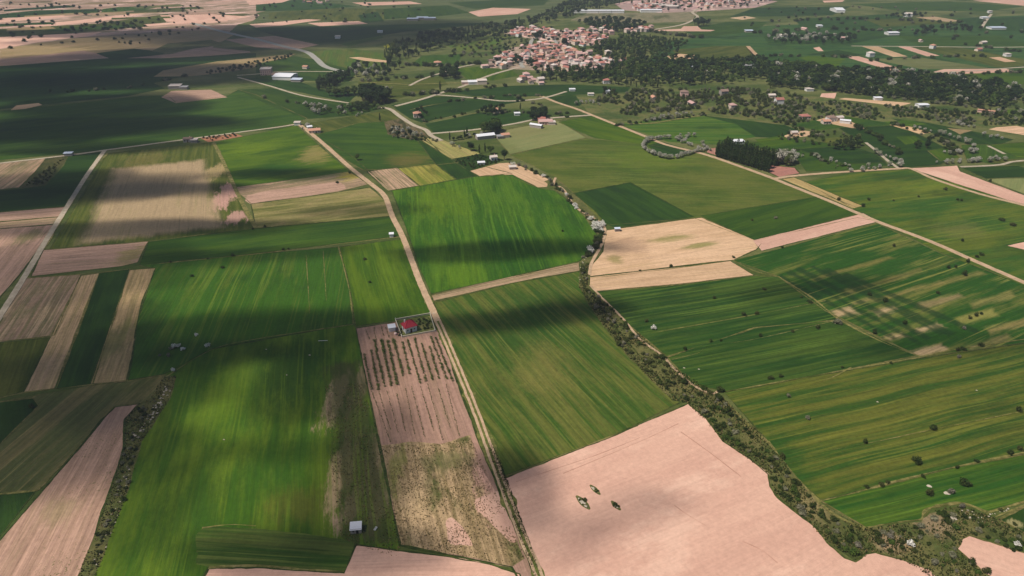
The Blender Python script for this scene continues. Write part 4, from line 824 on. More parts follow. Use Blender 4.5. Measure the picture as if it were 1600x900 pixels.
for x, y, k, h, lb in ((1320,860,'green',2.6,'bright green bush at the notch of the big pink field'),(1334,866,'green',3.0,'largest bright green bush at the notch of the pink field'),(1422,852,'whites',2.6,'white blossoming bush at lower right'),(1375,848,'shrub',2.6,'dark round bush left of the white bush'),(1519,880,'shrub',2.6,'dark bush on the corner of the small pink field'),(1541,894,'shrub',2.8,'dark bush at the bottom edge by the small pink field'),
    (1222,715,'shrub',2.4,'dark bush by the path at the olive field corner'),(1212,728,'shrub',2.2,'dark bush below the olive field corner'),(1247,757,'shrub',2.6,'dark bush on the bank level with the stone wall'),(1305,848,'shrub',2.4,'dark bush close to the pink field edge'),(1590,852,'whites',2.2,'whitish bush at the right edge'),
    (1035,560,'shrub',3.2,'dark bush where a margin meets the stream path'),(1068,598,'shrub',3.6,'big dark bush by the pale path'),(1125,612,'shrub',3.6,'big dark bush where the pale path ends'),(1122,624,'shrub',3.4,'second dark bush below the path end'),(978,512,'shrub',3.4,'big dark bush beside the middle stream'),(967,540,'shrub',3.0,'dark bush at the left rim of the stream'),
    (1021,514,'whites',3.4,'white blossoming bush in the dark green field'),(1010,503,'shrub',2.4,'dark bush behind the white blossoming bush'),(1070,547,'shrub',2.6,'dark bush on the margin right of the stream'),(1110,534,'green',2.4,'green bush on the thin margin of the dark field'),(1126,533,'shrub',1.6,'small bush beside the green margin bush'),(1162,493,'shrub',2.6,'left bush of a pair on the upper margin'),(1182,491,'shrub',2.8,'right bush of a pair on the upper margin'),(1116,466,'shrub',2.0,'small bush in the dark green field'),(1188,525,'shrub',2.0,'bush at the end of the dark field margin'),(1194,453,'shrub',2.2,'dark bush at the top of the dark field'),
    (1048,417,'shrub',2.2,'dark bush on the line between the tan fields'),(1000,424,'shrub',1.6,'small dark bush on the line between the tan fields'),(1146,403,'shrub',1.8,'bush at the tip of the tan field'),(1358,461,'shrub',2.6,'dark bush in the striped field, upper left'),(1382,471,'shrub',3.2,'larger dark bush in the striped field'),(1465,459,'shrub',2.8,'dark bush near the top of the striped field'),(1413,506,'shrub',2.8,'dark bush in the centre of the striped field'),(1366,521,'shrub',3.0,'dark bush on the track below the striped field'),(1308,506,'grey',4.0,'greyish spreading bush at the field corner'),(1277,513,'shrub',2.6,'dark bush left of the greyish bush'),(1238,519,'shrub',1.8,'small bush at the left end of a margin'),(1265,473,'shrub',2.6,'dark bush on the slanting margin'),(1252,465,'shrub',1.8,'small bush on the slanting margin'),(1506,514,'grey',2.6,'greyish bush in the striped field'),(1515,498,'shrub',2.2,'left bush of three on the yellow island'),(1525,494,'shrub',2.6,'middle bush of three on the yellow island'),(1533,491,'shrub',2.0,'right bush of three on the yellow island'),
    (1496,548,'shrub',2.6,'left bush of a close pair on the striped field edge'),(1505,547,'shrub',2.6,'right bush of a close pair on the striped field edge'),(1532,541,'shrub',2.6,'dark bush on the striped field edge by itself'),(1498,559,'grey',2.2,'grey bush below the close pair'),(1316,575,'shrub',1.5,'tiny bush on the stony margin'),(1392,568,'shrub',1.5,'tiny bush further along the stony margin'),(1204,592,'shrub',2.4,'bush at the left end of the stony margin'),(1220,589,'shrub',2.4,'second bush on the stony margin'),(1231,620,'grey',2.4,'greyish bush in the olive field'),(1262,655,'grey',2.8,'round grey bush in the olive field'),(1351,692,'shrub',2.6,'dark bush on the lower margin of the olive field'),(1458,671,'shrub',3.2,'double dark bush in the olive field'),(1591,643,'shrub',3.0,'dark bush near the right edge of the olive field'),(1432,723,'shrub',3.6,'big dark bush between the olive bands'),(1578,709,'shrub',2.2,'bush near the right end of the stone margin'),(1593,703,'shrub',2.4,'bush at the right end of the stone margin'),(1526,722,'shrub',1.8,'bush on the stone margin right of centre'),(1495,732,'shrub',1.8,'bush on the middle of the stone margin'),(1442,746,'shrub',1.7,'small bush on the stone margin'),(1377,759,'shrub',2.2,'bush on the left part of the stone margin'),(1387,755,'shrub',1.8,'second bush on the left part of the stone margin'),(1354,762,'shrub',1.8,'leftmost bush on the stone margin'),
    (1451,773,'shrub',3.6,'big dark bush beside a white rock at lower right'),(1485,771,'grey',2.6,'brownish bush beside the long white rock'),(1507,758,'shrub',3.8,'widest dark bush in the lower right field'),(1503,793,'grey',2.8,'purplish bush on top of the rough ground'),(1563,798,'shrub',2.0,'bush beside the double wall at right'),(1585,820,'shrub',1.4,'tiny bush on the pale spot at lower right'),
    (1310,313,'shrub',3.4,'round bush on the left of the dry strip'),(1348,323,'shrub',3.2,'bush at the end of the dry strip'),(1357,313,'shrub',2.6,'bush above the end of the dry strip'),(1396,314,'shrub',2.0,'small bush in the right hand green field'),(1435,308,'shrub',2.0,'second small bush in the right hand green field'),(1477,297,'shrub',3.0,'dark bush below the pink triangular field'),(1496,313,'shrub',2.4,'left bush of a pair below the triangle'),(1502,314,'shrub',2.6,'right bush of a pair below the triangle'),(1565,345,'shrub',3.4,'dark bush near the right edge, upper'),(1582,353,'shrub',3.8,'dark bush near the right edge, lower'),(1503,377,'shrub',2.8,'bush right of the diagonal road'),(1533,399,'shrub',3.0,'bush beside the small bush pair at right'),(1526,402,'shrub',2.4,'small companion bush at right'),(1512,410,'shrub',2.8,'dark bush on the right side of the diagonal road'),(1482,419,'shrub',2.8,'left bush below the diagonal road'),(1493,418,'shrub',2.4,'right bush below the diagonal road'),(1507,430,'shrub',3.4,'bigger bush below the diagonal road'),(1396,385,'shrub',2.4,'bush in the striped field near the road'),(1211,342,'grey',3.2,'pale bush in the green field left of the road'),(1222,387,'shrub',2.0,'dark bush on the edge of the pink strip'),(1547,284,'shrub',2.6,'bush beside the pale field at right'),(1175,345,'shrub',2.0,'small dark bush in the field above the tan field'),
    (879,362,'shrub',1.8,'lone dark bush in the bright green field'),(570,406,'shrub',2.0,'lone dark bush in the bright field by the middle road'),(578,442,'shrub',1.6,'small dark bush lower in the bright field'),(443,391,'shrub',1.8,'left bush on the thin margin'),(451,390,'shrub',1.6,'right bush on the thin margin'),(348,419,'shrub',2.2,'dark bush in the upper part of the large green field'),(300,432,'shrub',1.8,'dark bush at the top left of the large green field'),(266,410,'shrub',1.8,'dark bush on the margin above the large field'),(364,400,'shrub',2.2,'bush on the margin of the large field'),(325,405,'shrub',1.4,'tiny bush on the margin of the large field'),(414,355,'shrub',2.0,'dark bush at the corner by the grassy track'),(395,358,'shrub',1.8,'bush at the end of the grassy track'),(527,286,'shrub',2.4,'dark bush at the right end of the ploughed strip'),(546,271,'green',2.6,'yellow green bush beside the middle road'),(50,637,'shrub',2.8,'dark bush on the corner of the dark field at left'),
    (273,543,'whites',2.8,'largest whitish bush in the left clump'),(279,542,'whites',2.4,'whitish bush beside the largest one'),(286,547,'whites',2.2,'whitish bush on the right of the left clump'),(268,546,'grey',2.2,'grey bush on the left of the clump'),(264,557,'grey',2.4,'dull grey bush below the left clump'),(307,525,'whites',2.2,'whitish bush above the left clump'),(325,541,'whites',2.2,'whitish bush right of the left clump'),(271,580,'whites',2.4,'whitish bush on the stony bank at left'),(250,556,'grey',1.5,'small grey bush left of the clump'),
    (960,790,'shrub',1.6,'dark bush on the right island in the pink field'),(914,782,'shrub',1.5,'dark bush on the left island in the pink field')): place_shrub(k, G(x, y), h * .92, lb)
bushes([(214,640),(236,628),(250,620),(228,670),(205,740),(190,800),(160,860),(140,900),(150,840),(170,790),(190,730),(198,680)], 50, 1.8, ['shrub','shrub','grey'], (.6, 1.5), 'low bush along the ditch at lower left', 'bushes along the ditch at lower left', 14, 'low scrub along the ditch at lower left', 1.3)
# ---- orchard rows below the red roofed house
ORD = 'first second third fourth fifth sixth seventh eighth ninth tenth eleventh twelfth thirteenth fourteenth fifteenth sixteenth seventeenth eighteenth nineteenth twentieth'.split()
ORD += ['twenty-' + o for o in ORD[:9]] + ['thirtieth'] + ['thirty-' + o for o in ORD[:9]] + ['fortieth'] + ['forty-' + o for o in ORD[:9]] + ['fiftieth']
rows = [((569,555),(581,609)),((580,549),(592,610)),((585,533),(589,548)),((588,550),(602,606)),((596,532),(612,605)),((606,534),(621,603)),((615,532),(630,587)),((629,535),(640,585)),((637,533),(657,600)),((648,530),(666,598)),((659,538),(677,597)),((671,542),(686,592)),((673,528),(699,594)),((681,529),(708,598))]
for i, (a, b) in enumerate(rows):
    for p in along([a, b], 1.45, .12):
        place_shrub('vine', p, R.uniform(1.2, 1.8) * (1.15 if i in (2, 4, 5, 6) else .95), 'leafy vine in the ' + ORD[i] + ' row below the red roofed house', 'vines in row %s' % ORD[i], .95, 'vine', 'vine')
items = []
for a, b in (((581,612),(610,690)),((592,612),(610,672)),((620,616),(634,676)),((634,608),(648,678)),((643,604),(664,684)),((657,604),(678,674)),((668,600),(692,688)),((685,608),(704,670)),((697,602),(718,682)),((605,612),(622,676)),((572,516),(577,530)),((584,512),(588,532)),((596,510),(600,526)),((603,512),(608,528))):
    for p in along([a, b], .95, .12):
        s = R.uniform(.45, .85); items.append((R.choice(SHRUB['vine']), mat_of(p, s, s * .8, R.random() * 6.28)))
o = stuff_trees('young_vines', 'thin rows of young vines on the lower part of the orchard', 'vines', items)
# ------------------------------------------------------------------ buildings
WALLC = {'cream': plain('wall_cream', S(226,206,188), .12, 1.2, objrand=.25), 'white': plain('wall_white', S(238,234,228), .08, 1.2, objrand=.15), 'grey': plain('wall_grey', S(170,160,152), .15, 1.5, objrand=.2), 'pinkish': plain('wall_pinkish', S(220,182,170), .12, 1.2, objrand=.2), 'brick': plain('wall_brick', S(176,116,88), .2, 2)}
ROOFC = {'red': plain('roof_red', S(178,120,108), .22, 3, objrand=.3), 'pink': plain('roof_pink', S(206,168,160), .22, 3, objrand=.3), 'orange': plain('roof_orange', S(200,150,126), .2, 3, objrand=.25), 'brown': plain('roof_brown', S(146,122,110), .2, 3, objrand=.3), 'pale': plain('roof_pale', S(214,200,190), .15, 2, objrand=.2),
         'whitemetal': plain('roof_white_metal', S(238,238,242), .05, .6, .5, spec=.4), 'bluish': plain('roof_bluish', S(206,216,232), .05, .6, .45, spec=.4), 'crimson': plain('roof_crimson', S(176,58,70), .16, 5), 'greymetal': plain('roof_grey', S(156,154,156), .12, 1)}
M_GLASS = plain('window_dark', S(40,44,52), .1, 2, .2, spec=.5)
M_DOOR = plain('door_brown', S(96,66,48), .2, 3)
M_FRAME = plain('frame_white', S(230,228,222), .05, 2)
M_SHADOWY = plain('doorway_shade', S(34,34,40), .1, 2)  # near-black colour painted in as the shade inside an open doorway
def box(V, Fc, x0, x1, y0, y1, z0, z1):
    k = len(V); V += [(x0,y0,z0),(x1,y0,z0),(x1,y1,z0),(x0,y1,z0),(x0,y0,z1),(x1,y0,z1),(x1,y1,z1),(x0,y1,z1)]
    Fc += [(k,k+3,k+2,k+1),(k+4,k+5,k+6,k+7),(k,k+1,k+5,k+4),(k+1,k+2,k+6,k+5),(k+2,k+3,k+7,k+6),(k+3,k,k+4,k+7)]
def boxmesh(name, mat, *b):
    V = []; Fc = []
    for q in b: box(V, Fc, *q)
    return pydata(name, V, Fc, [mat])
def wall_mesh(w, l, h, rh, mat, kind='gable'):
    x, y = w / 2, l / 2
    V = [(-x,-y,-.1),(x,-y,-.1),(x,y,-.1),(-x,y,-.1),(-x,-y,h),(x,-y,h),(x,y,h),(-x,y,h)]
    Fc = [(0,1,5,4),(2,3,7,6),(0,3,2,1)]
    if kind == 'gable':
        V += [(-x,0,h+rh-.06),(x,0,h+rh-.06)]; Fc += [(1,2,6,9,5),(3,0,4,8,7)]
    else: Fc += [(1,2,6,5),(3,0,4,7),(4,5,6,7)]
    return pydata('wall', V, Fc, [mat])
def roof_mesh(w, l, h, rh, mat, kind='gable', ov=.4, th=.18):
    x, y = w / 2 + ov, l / 2 + ov; e = h - rh * ov / (l / 2) * .8; V = []; Fc = []
    if kind == 'gable':
        top = [(-x,-y,e),(x,-y,e),(x,0,h+rh),(-x,0,h+rh),(x,y,e),(-x,y,e)]; fs = [(0,1,2,3),(3,2,4,5)]
        V = [(a,b,c+th) for a,b,c in top] + top
        Fc = fs + [tuple(i + 6 for i in reversed(f)) for f in fs] + [(0,6,7,1),(1,7,8,2),(2,8,10,4),(4,10,11,5),(5,11,9,3),(3,9,6,0)]
    elif kind == 'hip':
        r = max(.3, x - y)
        top = [(-x,-y,e),(x,-y,e),(x,y,e),(-x,y,e),(-r,0,h+rh),(r,0,h+rh)]; fs = [(0,1,5,4),(1,2,5),(2,3,4,5),(3,0,4)]
        V = [(a,b,c+th) for a,b,c in top] + [q for q in top[:4]]
        Fc = fs + [(0,6,7,1),(1,7,8,2),(2,8,9,3),(3,9,6,0),(9,8,7,6)]
    else:
        s = rh / 2
        top = [(-x,-y,h-s+.05),(x,-y,h-s+.05),(x,y,h+s+.05),(-x,y,h+s+.05)]
        V = [(a,b,c+th) for a,b,c in top] + top; Fc = [(0,1,2,3),(7,6,5,4),(0,4,5,1),(1,5,6,2),(2,6,7,3),(3,7,4,0)]
    return pydata('roof', V, Fc, [mat])
HC = {}
def house(p, rz, w, l, h, rh, wc, rc, kind, label, group=None, name='house', detail=0, cat='house', z=.05):
    key = (w, l, h, rh, wc, rc, kind)
    if key not in HC:
        HC[key] = (wall_mesh(w, l, h if kind != 'flat' else h - rh / 2, rh, WALLC[wc], 'gable' if kind == 'gable' else 'x'), roof_mesh(w, l, h, rh, ROOFC[rc], kind))
    e = empty(name, (p.x, p.y, z), rz); tag(e, label, cat, group)
    wl = mesh_obj('wall', HC[key][0], e); rf = mesh_obj('roof', HC[key][1], e)
    if detail:
        wk = ('win', w, l, h)
        if wk not in HC:
            HC[wk] = (boxmesh('window', M_GLASS, (-.5,.5,-.03,.03,0,1.1)), boxmesh('door', M_DOOR, (-.5,.5,-.05,.05,0,2.0)), boxmesh('chimney', WALLC['pinkish'], (-.35,.35,-.35,.35,0,1.3)))
        nw = max(2, int(w / 2.6))
        for sgn in (-1, 1):
            for i in range(nw):
                x = (i + .5) / nw * w - w / 2
                for fl in range(max(1, int(h / 2.7))):
                    if sgn == -1 and i == nw // 2 and fl == 0: o = mesh_obj('door', HC[wk][1], e); o.location = (x, -l / 2 - .02, 0)
                    else: o = mesh_obj('window', HC[wk][0], e); o.location = (x, sgn * (l / 2 + .01), .95 + fl * 2.7)
        c = mesh_obj('chimney', HC[wk][2], rf); c.location = (w * .2, 0 if kind != 'gable' else l * .12, h + rh * .55)
    return e
SHP = [(8,6,3.0,1.5,'gable'),(9,7,5.4,1.8,'gable'),(7,7,5.2,1.6,'hip'),(11,6,2.9,1.4,'gable'),(9,8,5.8,1.8,'hip'),(6,5,2.7,1.2,'gable')]
RN = {'red': 'dull red', 'pink': 'pink', 'orange': 'orange', 'brown': 'brown', 'pale': 'pale'}
def village(poly, n, gap, label, group, keep=999):
    pts = scatter(poly, n, gap); pts.sort(key=lambda p: p.length); items = []
    for i, p in enumerate(pts):
        w, l, h, rh, kd = R.choice(SHP)
        rz = R.choice([0, 1.57]) + R.gauss(.35, .22); wc = R.choice(['cream','white','pinkish','grey','cream']); rc = R.choice(['red','pink','pink','orange','brown','pale','pink','red'])
        if i >= keep:
            m = Matrix.Translation(p) @ Matrix.Rotation(rz, 4, 'Z'); items += [(wall_mesh(w, l, h, rh, WALLC[wc], kd if kd == 'gable' else 'x'), m), (roof_mesh(w, l, h, rh, ROOFC[rc], kd), m)]; continue
        lb = ('%s %s, %s roof, %s walls, %s' % ('tall' if h > 5 else 'low', label[0], RN[rc], wc, label[1]))
        house(p, rz, w, l, h, rh, wc, rc, kd, lb, group)
    if items: stuff_trees('distant_houses', 'mass of small houses further back %s' % label[1], 'houses', items)
village([(800,96),(822,86),(815,76),(850,70),(880,76),(905,86),(958,100),(955,108),(930,110),(880,108),(838,106),(836,98)],150,10.0,('village house', 'in the dense main cluster'),'houses of the main village cluster',110)
village([(792,55),(812,45),(850,46),(872,52),(868,62),(845,57),(810,58)],60,9.5,('village house', 'on the hilltop left part'),'hilltop village houses',40)
village([(870,64),(885,54),(910,50),(950,58),(945,66),(920,72),(895,72)],40,11,('village house', 'in the upper right cluster'),'houses of the upper right village cluster')
village([(764,104),(772,90),(800,86),(805,100),(785,108)],16,11,('village house', 'in the lower left cluster'),'houses of the lower left village cluster')
village([(812,128),(822,121),(850,128),(850,133),(825,132)],9,9,('house', 'in the row below village trees'),'houses below the village trees')
village([(905,86),(960,84),(975,96),(955,108),(940,98)],14,16,('house', 'at right fringe of main cluster'),'houses at the right fringe of the village')
village([(880,50),(930,42),(960,48),(950,60),(900,56)],14,18,('house', 'above the upper right cluster'),'houses above the upper right cluster')
village([(1000,150),(1100,140),(1200,150),(1280,165),(1200,180),(1050,176)],6,40,('cottage', 'scattered in the scrubby orchard'),'cottages scattered in the orchard')
village([(1190,38),(1300,50),(1420,62),(1560,60),(1600,90),(1300,90)],7,60,('farmhouse', 'on the far right plain'),'farmhouses scattered over the far right plain')
village([(975,50),(1000,44),(1025,44),(1010,50),(985,52)],16,10,('house', 'in group right of the village'),'houses right of the village')
village([(1000,2),(1060,-6),(1150,-8),(1212,-2),(1190,6),(1150,12),(1100,14),(1040,10)],110,15,('house', 'of far town at top right'),'houses of the far town',30)
village([(980,14),(1000,6),(1035,6),(1030,14),(1000,18)],18,14,('house', 'of hamlet left of far town'),'houses of the far hamlet')
village([(470,4),(500,-2),(520,0),(500,6)],8,18,('house', 'of the hamlet at top left of centre'),'houses of the top centre hamlet')
def B(px, py, rz, w, l, h, rh, wc, rc, kd, label, name='house', detail=0, cat='house', **k): return house(G(px, py), rz, w, l, h, rh, wc, rc, kd, label, None, name, detail, cat, **k)
# houses one by one
B(652,183,.2,8,7,4.6,1.6,'cream','orange','hip','cream house with orange roof by the winding road',detail=1)
B(492,207,.25,11,6,2.8,1.4,'cream','orange','gable','low house with orange roof beside the middle road',detail=1)
B(465,195,.1,6,5,2.9,.3,'white','pale','flat','small white flat roofed hut at the road junction',name='hut',cat='hut')
B(484,201,.4,5,4,2.4,.3,'white','whitemetal','flat','tiny white hut behind the orange roofed house',name='hut',cat='hut')
B(108,243,.1,7,3.5,2.6,.4,'grey','bluish','flat','small grey shed with white roof at upper left track',name='shed',cat='shed')
B(295,221,.1,8,6,3,1.2,'grey','brown','gable','grey farmhouse on the dark field at left',detail=1); B(304,222,.1,6,5,2.6,.3,'grey','pale','flat','grey shed beside the dark field farmhouse',name='shed',cat='shed')
B(275,138,.1,14,10,4,.6,'grey','pale','flat','pale farm building in the dark upper left field',name='farm_building',cat='building'); B(288,139,.1,9,7,3,.4,'grey','greymetal','flat','low annex of the dark field farm',name='farm_building',cat='building')
B(417,116,.15,14,14,8,1.5,'pinkish','pale','hip','tall pinkish building of the white roofed farm',name='farm_building',cat='building',detail=1)
B(431,119,.1,10,10,3,.6,'grey','brown','flat','low brown roofed shed of the white roofed farm',name='farm_building',cat='building')
B(446,122,-.12,25,24,4,1.6,'white','whitemetal','gable','large white roofed barn in the dark fields',name='barn',cat='barn')
B(464,127,-.12,13,9,3,.5,'grey','bluish','flat','low shed at the right end of the large white barn',name='shed',cat='shed')
B(478,107,-.3,7,7,3,1.2,'cream','orange','gable','small orange house above the grey road bend')
B(758,216,.35,18,7,3.4,1.4,'grey','whitemetal','gable','long barn with white roof behind the slim poplars',name='barn',cat='barn'); B(789,214,.3,8,6,2.8,1.2,'cream','orange','gable','pink roofed shed right of the long barn',name='shed',cat='shed'); B(781,216,.3,6,5,2.6,.3,'grey','greymetal','flat','grey lean-to between barn and pink shed',name='shed',cat='shed')
B(852,193,.1,14,10,3.2,1.4,'pinkish','pink','gable','pink roofed main building of the farmyard',name='farm_building',cat='building',detail=1); B(838,199,-.5,13,5,3,.8,'grey','whitemetal','gable','long white roofed shed of the farmyard',name='shed',cat='shed'); B(862,194,.1,7,6,2.8,.4,'cream','pale','flat','pale annex of the farmyard',name='shed',cat='shed'); B(846,189,.1,8,6,3.2,1.2,'brick','red','gable','red roofed shed at the back of the farmyard',name='shed',cat='shed')
B(772,260,.2,6,3,2.4,.3,'white','whitemetal','flat','white hut by the vegetable plot',name='hut',cat='hut') if 0 else None
B(771,250,.3,6,5,3.4,1.0,'white','pale','gable','white house hidden in the stream hedge',detail=1)
B(752,257,.15,6,3,2.2,.3,'white','whitemetal','flat','low white shed in the dark garden plot',name='shed',cat='shed')
B(801,264,.15,6,4,2.4,.4,'grey','pale','flat','small grey hut on the tan field by the stream',name='hut',cat='hut')
B(775,176,.2,9,7,4,1.4,'cream','orange','hip','white house among dark trees in the centre'); B(808,180,.1,6,4,2.6,.3,'white','whitemetal','flat','white shed above the pink roofed farmyard',name='shed',cat='shed')
B(753,131,.15,12,9,5,.4,'cream','pale','flat','pale block of the works yard below the village',name='works_building',cat='building'); B(740,131,.15,14,9,3.4,.6,'white','whitemetal','flat','white roofed hall of the works yard',name='works_building',cat='building'); B(727,131,.1,9,8,3,.4,'pinkish','pale','flat','low building at the left of the works yard',name='works_building',cat='building')
B(684,102,.1,10,8,4.5,1.6,'cream','orange','hip','orange roofed house on the field left of the village'); B(757,106,.4,9,7,3.4,1.4,'cream','pink','gable','pink roofed house left of the lower left cluster')
B(947,130,.2,9,7,4.4,1.6,'white','red','hip','white house with red roof alone below the village trees',detail=1)
B(949,146,.1,5,5,3.4,.3,'white','whitemetal','flat','white cube house at the right of the belt field'); B(894,142,.05,7,4,2.4,.4,'white','whitemetal','flat','white shed by the track below the village',name='shed',cat='shed'); B(923,149,.05,7,4,2.4,.3,'white','pale','flat','pale shed by the track below the village',name='shed',cat='shed')
B(1043,110,.1,8,6,4,.4,'white','greymetal','flat','white house with dark front in the belt'); B(1082,110,.1,6,6,5,.8,'white','whitemetal','hip','tall white house in the belt'); B(1107,116,.1,9,7,4,1.4,'cream','pale','gable','cream house at the edge of the belt'); B(1170,106,.05,16,8,4,.4,'white','greymetal','flat','long pale house in the right part of the belt')
B(1257,213,.1,0,0,0,0,'white','pale','flat','x') if 0 else None
B(1257,185,.1,10,8,3.2,1.6,'cream','red','hip','house with red hip roof by the right hand farmhouses',detail=1); B(1298,189,.2,9,7,4.4,1.6,'white','brown','hip','white house with dark roof among the right hand farmhouses',detail=1); B(1290,193,.1,8,6,3,1.2,'cream','orange','gable','orange roofed house among the right hand farmhouses',detail=1); B(1310,187,.3,8,6,3,1.2,'cream','pale','gable','pale house behind the right hand farmhouses'); B(1320,192,-.4,10,6,3,.6,'white','whitemetal','gable','long white roofed shed of the right hand farmhouses',name='shed',cat='shed')
B(1153,224,.1,10,6,2.8,.4,'white','whitemetal','flat','white hut behind the poplar plantation',name='hut',cat='hut'); B(1440,167,.1,12,8,3,.6,'white','whitemetal','gable','white roofed house at the foot of the right hand woods'); B(1371,156,.05,9,5,2.8,.4,'white','whitemetal','flat','white shed in the tan yard at right',name='shed',cat='shed'); B(1264,142,.1,9,6,3,.5,'white','pale','flat','white house in the belt above the pink plot')
B(1240,210,.1,6,5,2.6,1,'cream','pale','gable','cream hut on the small dirt yard at right',name='hut',cat='hut'); B(1540,176,-.5,16,4,2.6,.6,'pinkish','orange','gable','long narrow shed on the rough ground at far right',name='shed',cat='shed'); B(1205,152,.1,8,6,3,1.2,'cream','pale','gable','pale house left of the small tan yard')
B(1308,18,-.05,18,40,5,3,'white','whitemetal','gable','big white greenhouse in the far right fields',name='greenhouse',cat='greenhouse')
B(1418,26,.05,14,10,6,2,'white','pale','gable','white farm in the dark row far right',name='farm_building',cat='building'); B(1393,54,.1,20,14,4,1,'white','whitemetal','gable','white farm by the first dark clump far right',name='farm_building',cat='building'); B(1546,20,.05,7,7,4,.4,'white','pale','flat','small white block at the end of the far right track'); B(1538,29,.1,14,10,3,.4,'white','whitemetal','flat','white shed beside the far right track',name='shed',cat='shed'); B(1556,45,.05,28,16,3,.8,'white','bluish','gable','long pale sheds below the far right track',name='shed',cat='shed'); B(1170,50,.02,14,10,3,.4,'grey','bluish','flat','bluish roofed hall right of the village fields',name='hall',cat='building'); B(1225,57,.05,14,10,3,.6,'white','pale','flat','white house at the left of the far grove'); B(1280,42,.05,10,8,3,.5,'white','whitemetal','flat','white shed above the far grove',name='shed',cat='shed'); B(1573,88,.05,8,8,4,1,'white','pale','hip','white house on the far right tan strip')
for x in (1010, 1024, 925, 945, 965, 905): B(x, 20 if x < 1000 else 19, .02, 26, 12, 5, .6, 'white', 'whitemetal', 'flat', 'white roofed hall in the long row left of the far town', name='hall', cat='building')['group'] = 'white halls left of the far town'
for x, y in ((1040,12),(1052,13),(1030,10)): B(x, y, .02, 30, 16, 5, .6, 'grey', 'pale', 'flat', 'pale works hall beside the far town', name='hall', cat='building')['group'] = 'works halls beside the far town'
for x, y in ((660,30),(672,31),(645,32)): B(x, y, .02, 22, 12, 4, .6, 'grey', 'bluish', 'flat', 'grey roofed hall on the far central plain', name='hall', cat='building')['group'] = 'halls on the far central plain'
B(594,51,.02,9,6,3,.4,'white','whitemetal','flat','white hut on the dark plain at far centre',name='hut',cat='hut'); B(528,60,.02,8,8,4,.4,'white','pale','flat','white block on the dark plain left of the river woods')
# ---- red roofed cottage in its walled garden
hp = G(640,516)
garden = [G(618,500.5),(G(672,491)),(G(680,518)),(G(628,527.5))]
gd = FIELD('garden_ground','scrub',[(618,500.5),(672,494),(680,517.5),(628,527)],jit=.1,tint=1.5,patch=.08,verge=False)
M_GWALL = plain('garden_wall_plaster', S(214,204,178), .2, 1.5)
gw = empty('garden_wall', (garden[0].x, garden[0].y, 0)); tag(gw, 'low pale wall enclosing the garden of the red roofed cottage', 'wall')
for i in range(4):
    a = garden[i]; b = garden[(i+1) % 4]; d = (b - a); L = d.length; ang = math.atan2(d.y, d.x)
    s = mesh_obj('wall_side', boxmesh('wall_side', M_GWALL, (.16, L - .16, -.12, .12, -.05, .95), (.1, L - .1, -.17, .17, .953, 1.03)), gw)
    s.location = a - garden[0]; s.rotation_euler = (0, 0, ang)
    q = mesh_obj('corner_post', boxmesh('corner_post', M_FRAME, (-.155, .155, -.155, .155, -.05, 1.35), (-.21, .21, -.21, .21, 1.353, 1.45)), gw)
    q.location = a - garden[0]; q.rotation_euler = (0, 0, ang)
ct = empty('cottage', (hp.x, hp.y, .1), .52, 1.15); tag(ct, 'white cottage with crimson roof in a walled garden', 'house')
mesh_obj('wall', wall_mesh(5.6, 4.6, 3.3, 1.5, WALLC['white'], 'x'), ct)
V = []; Fc = []
rf = mesh_obj('roof', roof_mesh(5.6, 4.6, 3.3, 2.2, ROOFC['crimson'], 'hip', .4, .16), ct)
M_TR = plain('roof_tile_ridge', S(150,46,58), .15, 4)
RX, RY, RE, RT = 3.2, 2.7, 3.3 - 2.2 * .4 / 2.3 * .8 + .16, 5.66
V = []; Fc = []
for sx in (-1, 1):
    for sy in (-1, 1): tube(V, Fc, Vector((sx * RX, sy * RY, RE)), Vector((sx * .5, 0, RT)), .09, .09, 6)
tube(V, Fc, Vector((-.5, 0, RT)), Vector((.5, 0, RT)), .11, .11, 6)
mesh_obj('ridge', pydata('ridge', V, Fc, [M_TR]), rf)
ch = mesh_obj('chimney', boxmesh('chimney', WALLC['white'], (-2.0, -1.5, .55, 1.05, 3.8, 5.6), (-2.06, -1.44, .49, 1.11, 5.602, 5.72)), rf)
for x in (-1.7, 1.6):
    wn = mesh_obj('window', boxmesh('window', M_GLASS, (x-.32, x+.32, -2.34, -2.28, 1.2, 2.0)), ct)
    mesh_obj('frame', boxmesh('frame', M_FRAME, (x-.42, x-.32, -2.38, -2.28, 1.1, 2.1), (x+.32, x+.42, -2.38, -2.28, 1.1, 2.1), (x-.32, x+.32, -2.38, -2.28, 2.0, 2.1), (x-.32, x+.32, -2.38, -2.28, 1.1, 1.2), (x-.03, x+.03, -2.38, -2.345, 1.2, 2.0)), wn)
dr = mesh_obj('door', boxmesh('door', M_DOOR, (-.45, .45, -2.35, -2.28, 0, 2.05)), ct)
mesh_obj('handle', boxmesh('handle', M_FRAME, (.28, .36, -2.4, -2.352, .98, 1.08)), dr)
mesh_obj('window', boxmesh('window', M_GLASS, (-2.84, -2.78, -.5, .5, 1.2, 2.2)), ct)
B(612.5,516,.28,3.4,3.0,2.5,.25,'white','whitemetal','flat','small white hut just outside the garden wall',name='hut',cat='hut',z=.1)
tk = empty('water_tank', G(618,523) + Vector((0, 0, .1)), .3); tag(tk, 'pale pink water tank below the small white hut', 'tank')
V = []; Fc = []
for q in range(1): tube(V, Fc, Vector((0, 0, 0)), Vector((0, 0, 1.0)), .8, .8, 14); tube(V, Fc, Vector((0, 0, 1.0)), Vector((0, 0, 1.25)), .8, .2, 14)
mesh_obj('body', pydata('body', V, Fc, [plain('tank_pink', S(226,190,180), .06, 2)]), tk); mesh_obj('lid', boxmesh('lid', M_FRAME, (-.22, .22, -.22, .22, 1.24, 1.34)), tk)
